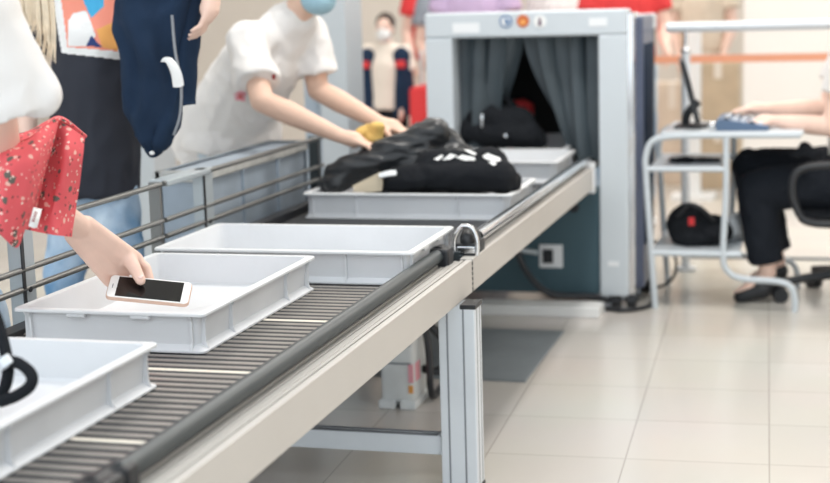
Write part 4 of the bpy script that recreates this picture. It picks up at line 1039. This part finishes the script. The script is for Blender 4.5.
for k in range(5):
    an = PI + .25 + k * 2 * PI / 5; e = V((.12 + .31 * math.cos(an), 6.5 + .31 * math.sin(an), .085))
    bm = nb(); tube(bm, [(.12, 6.5, .125), V((.12, 6.5, .12)).lerp(e, .5) + V((0, 0, .005)), e], .024, 10, r1=.016); lg = obj('base_leg', bm, 'black_plastic', t)
    bm = nb(); w = V((-math.sin(an), math.cos(an), 0)); c = V((e.x, e.y, .032))
    cyl(bm, c - w * .028, c - w * .008, .032); cyl(bm, c + w * .008, c + w * .028, .032); cyl(bm, c - w * .01, c + w * .01, .016); cyl(bm, c + V((0, 0, .01)), e, .012); obj('caster', bm, 'black_plastic', lg)

# ------------------------------------------------------------------ people and things far behind
def bystander(x, y, h, az, label, shirt, legs, hair, mask=None, hair_len=0, vest=None, arm=.0):
    s = h / 1.72; f = V((math.cos(az), math.sin(az), 0)); l = V((0, 0, 1)).cross(f)
    def p(a, b_, c): return V((x, y, 0)) + f * a * s + l * b_ * s + V((0, 0, c * s))
    J = dict(pelvis=p(0, 0, .95), chest=p(0, 0, 1.25), neck=p(0, 0, 1.44), head=p(.02, 0, 1.59), face=f, sh_l=p(0, .17, 1.38), sh_r=p(0, -.17, 1.38), el_l=p(.02, .22, 1.10), el_r=p(.02, -.22, 1.10),
             wr_l=p(.12 + arm, .16, .90 + arm), wr_r=p(.12 + arm, -.16, .90 + arm), hd_l=f * (.3 + arm * 3) + V((0, 0, -.7)), hd_r=f * (.3 + arm * 3) + V((0, 0, -.7)), pn_l=-l, pn_r=l, ts_l=1, ts_r=-1,
             hip_l=p(0, .09, .90), hip_r=p(0, -.09, .90), kn_l=p(.02, .10, .48), kn_r=p(.02, -.10, .48), an_l=p(-.02, .11, .08), an_r=p(-.02, -.11, .08), toe=f)
    t = thing('person', label, 'person', (x, y, 0), 'people waiting in the background')
    make_body(t, J, 'skin', .013, s); make_trousers(t, J, legs, s, voxel=.015); make_shoes(t, J, 'white', s)
    sh = make_shirt(t, J, shirt, s, hem=.04, sl=.6, voxel=.015)
    face_parts(t, J['head'], f, s, hair, hair_len, mask)
    return t, J, s
fc = -PI / 2
t, J, s = bystander(-2.63, 8.95, 1.24, fc, 'child in navy vest, cream shirt and white mask beyond the detector gate', 'cream', 'trousers', 'hair_dark', 'white')
for q in (-1, 1):
    bm = nb(); capsule(bm, V((-2.63 + q * .12, 8.92, .60)), V((-2.63 + q * .105, 8.93, .97)), .078, .062, flat0=True); organic('vest_panel', bm, 'navy', t, .012, 3)
    bm = nb(); box(bm, (-2.63 + q * .115 - .03, 8.85, .90), (-2.63 + q * .115 + .03, 8.87, .945), .006); obj('red_strap', bm, 'red', t)
bystander(-2.32, 9.4, 1.62, fc + .3, 'adult in a grey top standing behind the child in the navy vest', 'grey_cloth', 'pink', 'hair_dark')
bystander(-2.62, 10.2, 1.70, fc, 'adult in a red top seen above the child, far back', 'red', 'cream', 'hair_dark')
bystander(-1.98, 8.6, 1.74, fc, 'adult in a lilac top standing behind the left end of the scanner', 'lilac', 'trousers', 'hair_dark', 'white', arm=.1)
bystander(-1.52, 9.0, 1.66, fc - .2, 'adult in a white top standing behind the middle of the scanner', 'tee', 'trousers', 'hair_blond', 'mask', .12)
bystander(-1.10, 8.5, 1.72, fc + .4, 'adult in a red top standing behind the right end of the scanner', 'red', 'jeans', 'hair_dark', 'white', arm=.12)
bystander(-.86, 10.9, 1.68, fc, 'adult in a tan top far behind the desk', 'tan', 'cream', 'hair_dark')
# clothes rack and boxes far behind the desk
t = thing('suitcase', 'red suitcase standing on the floor beside the child in the navy vest', 'suitcase', (-2.28, 8.7, 0))
bm = nb(); box(bm, (-2.40, 8.6, .05), (-2.25, 8.95, .80), .03); obj('shell', bm, 'red', t)
bm = nb()
for x in (-2.37, -2.23):
    for y in (8.64, 8.91): cyl(bm, (x, y - .015, .028), (x, y + .015, .028), .028)
obj('wheel', bm, 'black_plastic', t)
bm = nb(); tube(bm, [(-2.36, 8.77, .79), (-2.36, 8.77, 1.0), (-2.24, 8.77, 1.0), (-2.24, 8.77, .79)], .009, smooth=False); obj('pull_handle', bm, 'alu', t)
def carton(x, y, z, w, d, h, label, m_='card'):
    t = thing('carton', label, 'carton', (x, y, z), 'cartons far behind the desk')
    bm = nb(); box(bm, (x - w / 2, y - d / 2, z), (x + w / 2, y + d / 2, z + h), .006); b_ = obj('body', bm, m_, t, False)
    bm = nb(); box(bm, (x - .025, y - d / 2 - .002, z + h * .75), (x + .025, y - d / 2, z + h)); box(bm, (x - .025, y - d / 2, z + h), (x + .025, y + d / 2, z + h + .002)); obj('packing_tape', bm, 'cream', b_, False)
carton(-.70, 10.3, 0, .30, .3, .42, 'lower brown carton of the stack beside the white wall'); carton(-.70, 10.3, .424, .28, .3, .42, 'upper brown carton of the stack beside the white wall')
carton(-1.02, 10.5, 0, .26, .3, .70, 'tall tan carton left of the carton stack', 'tan')
t = thing('display_post', 'tall narrow white display post far behind the monitor', 'post', (-.825, 9.75, 0))
bm = nb(); box(bm, (-.87, 9.71, .02), (-.78, 9.79, 1.06), .006); obj('column', bm, 'white', t, False)
bm = nb(); box(bm, (-.96, 9.62, 0), (-.69, 9.88, .02), .004); obj('base', bm, 'white', t, False)

# ------------------------------------------------------------------ ceiling lights
def lamp(x, y, sx, sy, P, col=(1, .97, .93)):
    t = thing('ceiling_light', 'rectangular ceiling light panel above the screening area, outside the picture', 'light', (x, y, 4.14), 'ceiling light panels')
    bm = nb(); box(bm, (x - sx / 2 - .04, y - sy / 2 - .04, 4.15), (x + sx / 2 + .04, y + sy / 2 + .04, 4.2)); obj('housing', bm, 'white', t, False)
    L = bpy.data.lights.new('ceiling_lamp', 'AREA'); L.shape = 'RECTANGLE'; L.size = sx; L.size_y = sy; L.energy = P; L.color = col
    o = bpy.data.objects.new('ceiling_lamp', L); COL.objects.link(o); o.location = (x, y, 4.13)
lamp(-.62, 4.6, .5, .5, 250)
for x, y, P in ((-3.6, 6.5, 140), (1.8, 6.0, 140), (-2.2, 9.8, 260), (1.2, 8.6, 300), (-1.2, 7.9, 140)):
    lamp(x, y, 1.2, 1.2, P * .8)

w = bpy.data.worlds.new('daylight'); S.world = w; w.use_nodes = True
bgk = w.node_tree.nodes['Background']; bgk.inputs[0].default_value = (.86, .94, 1, 1); bgk.inputs[1].default_value = 5.8
S.view_settings.view_transform = 'Standard'; S.view_settings.look = 'None'; S.view_settings.gamma = 1; S.view_settings.use_curve_mapping = False
S.view_settings.exposure = -1.72
S.cycles.use_denoising = True
S.cycles.max_bounces = 8
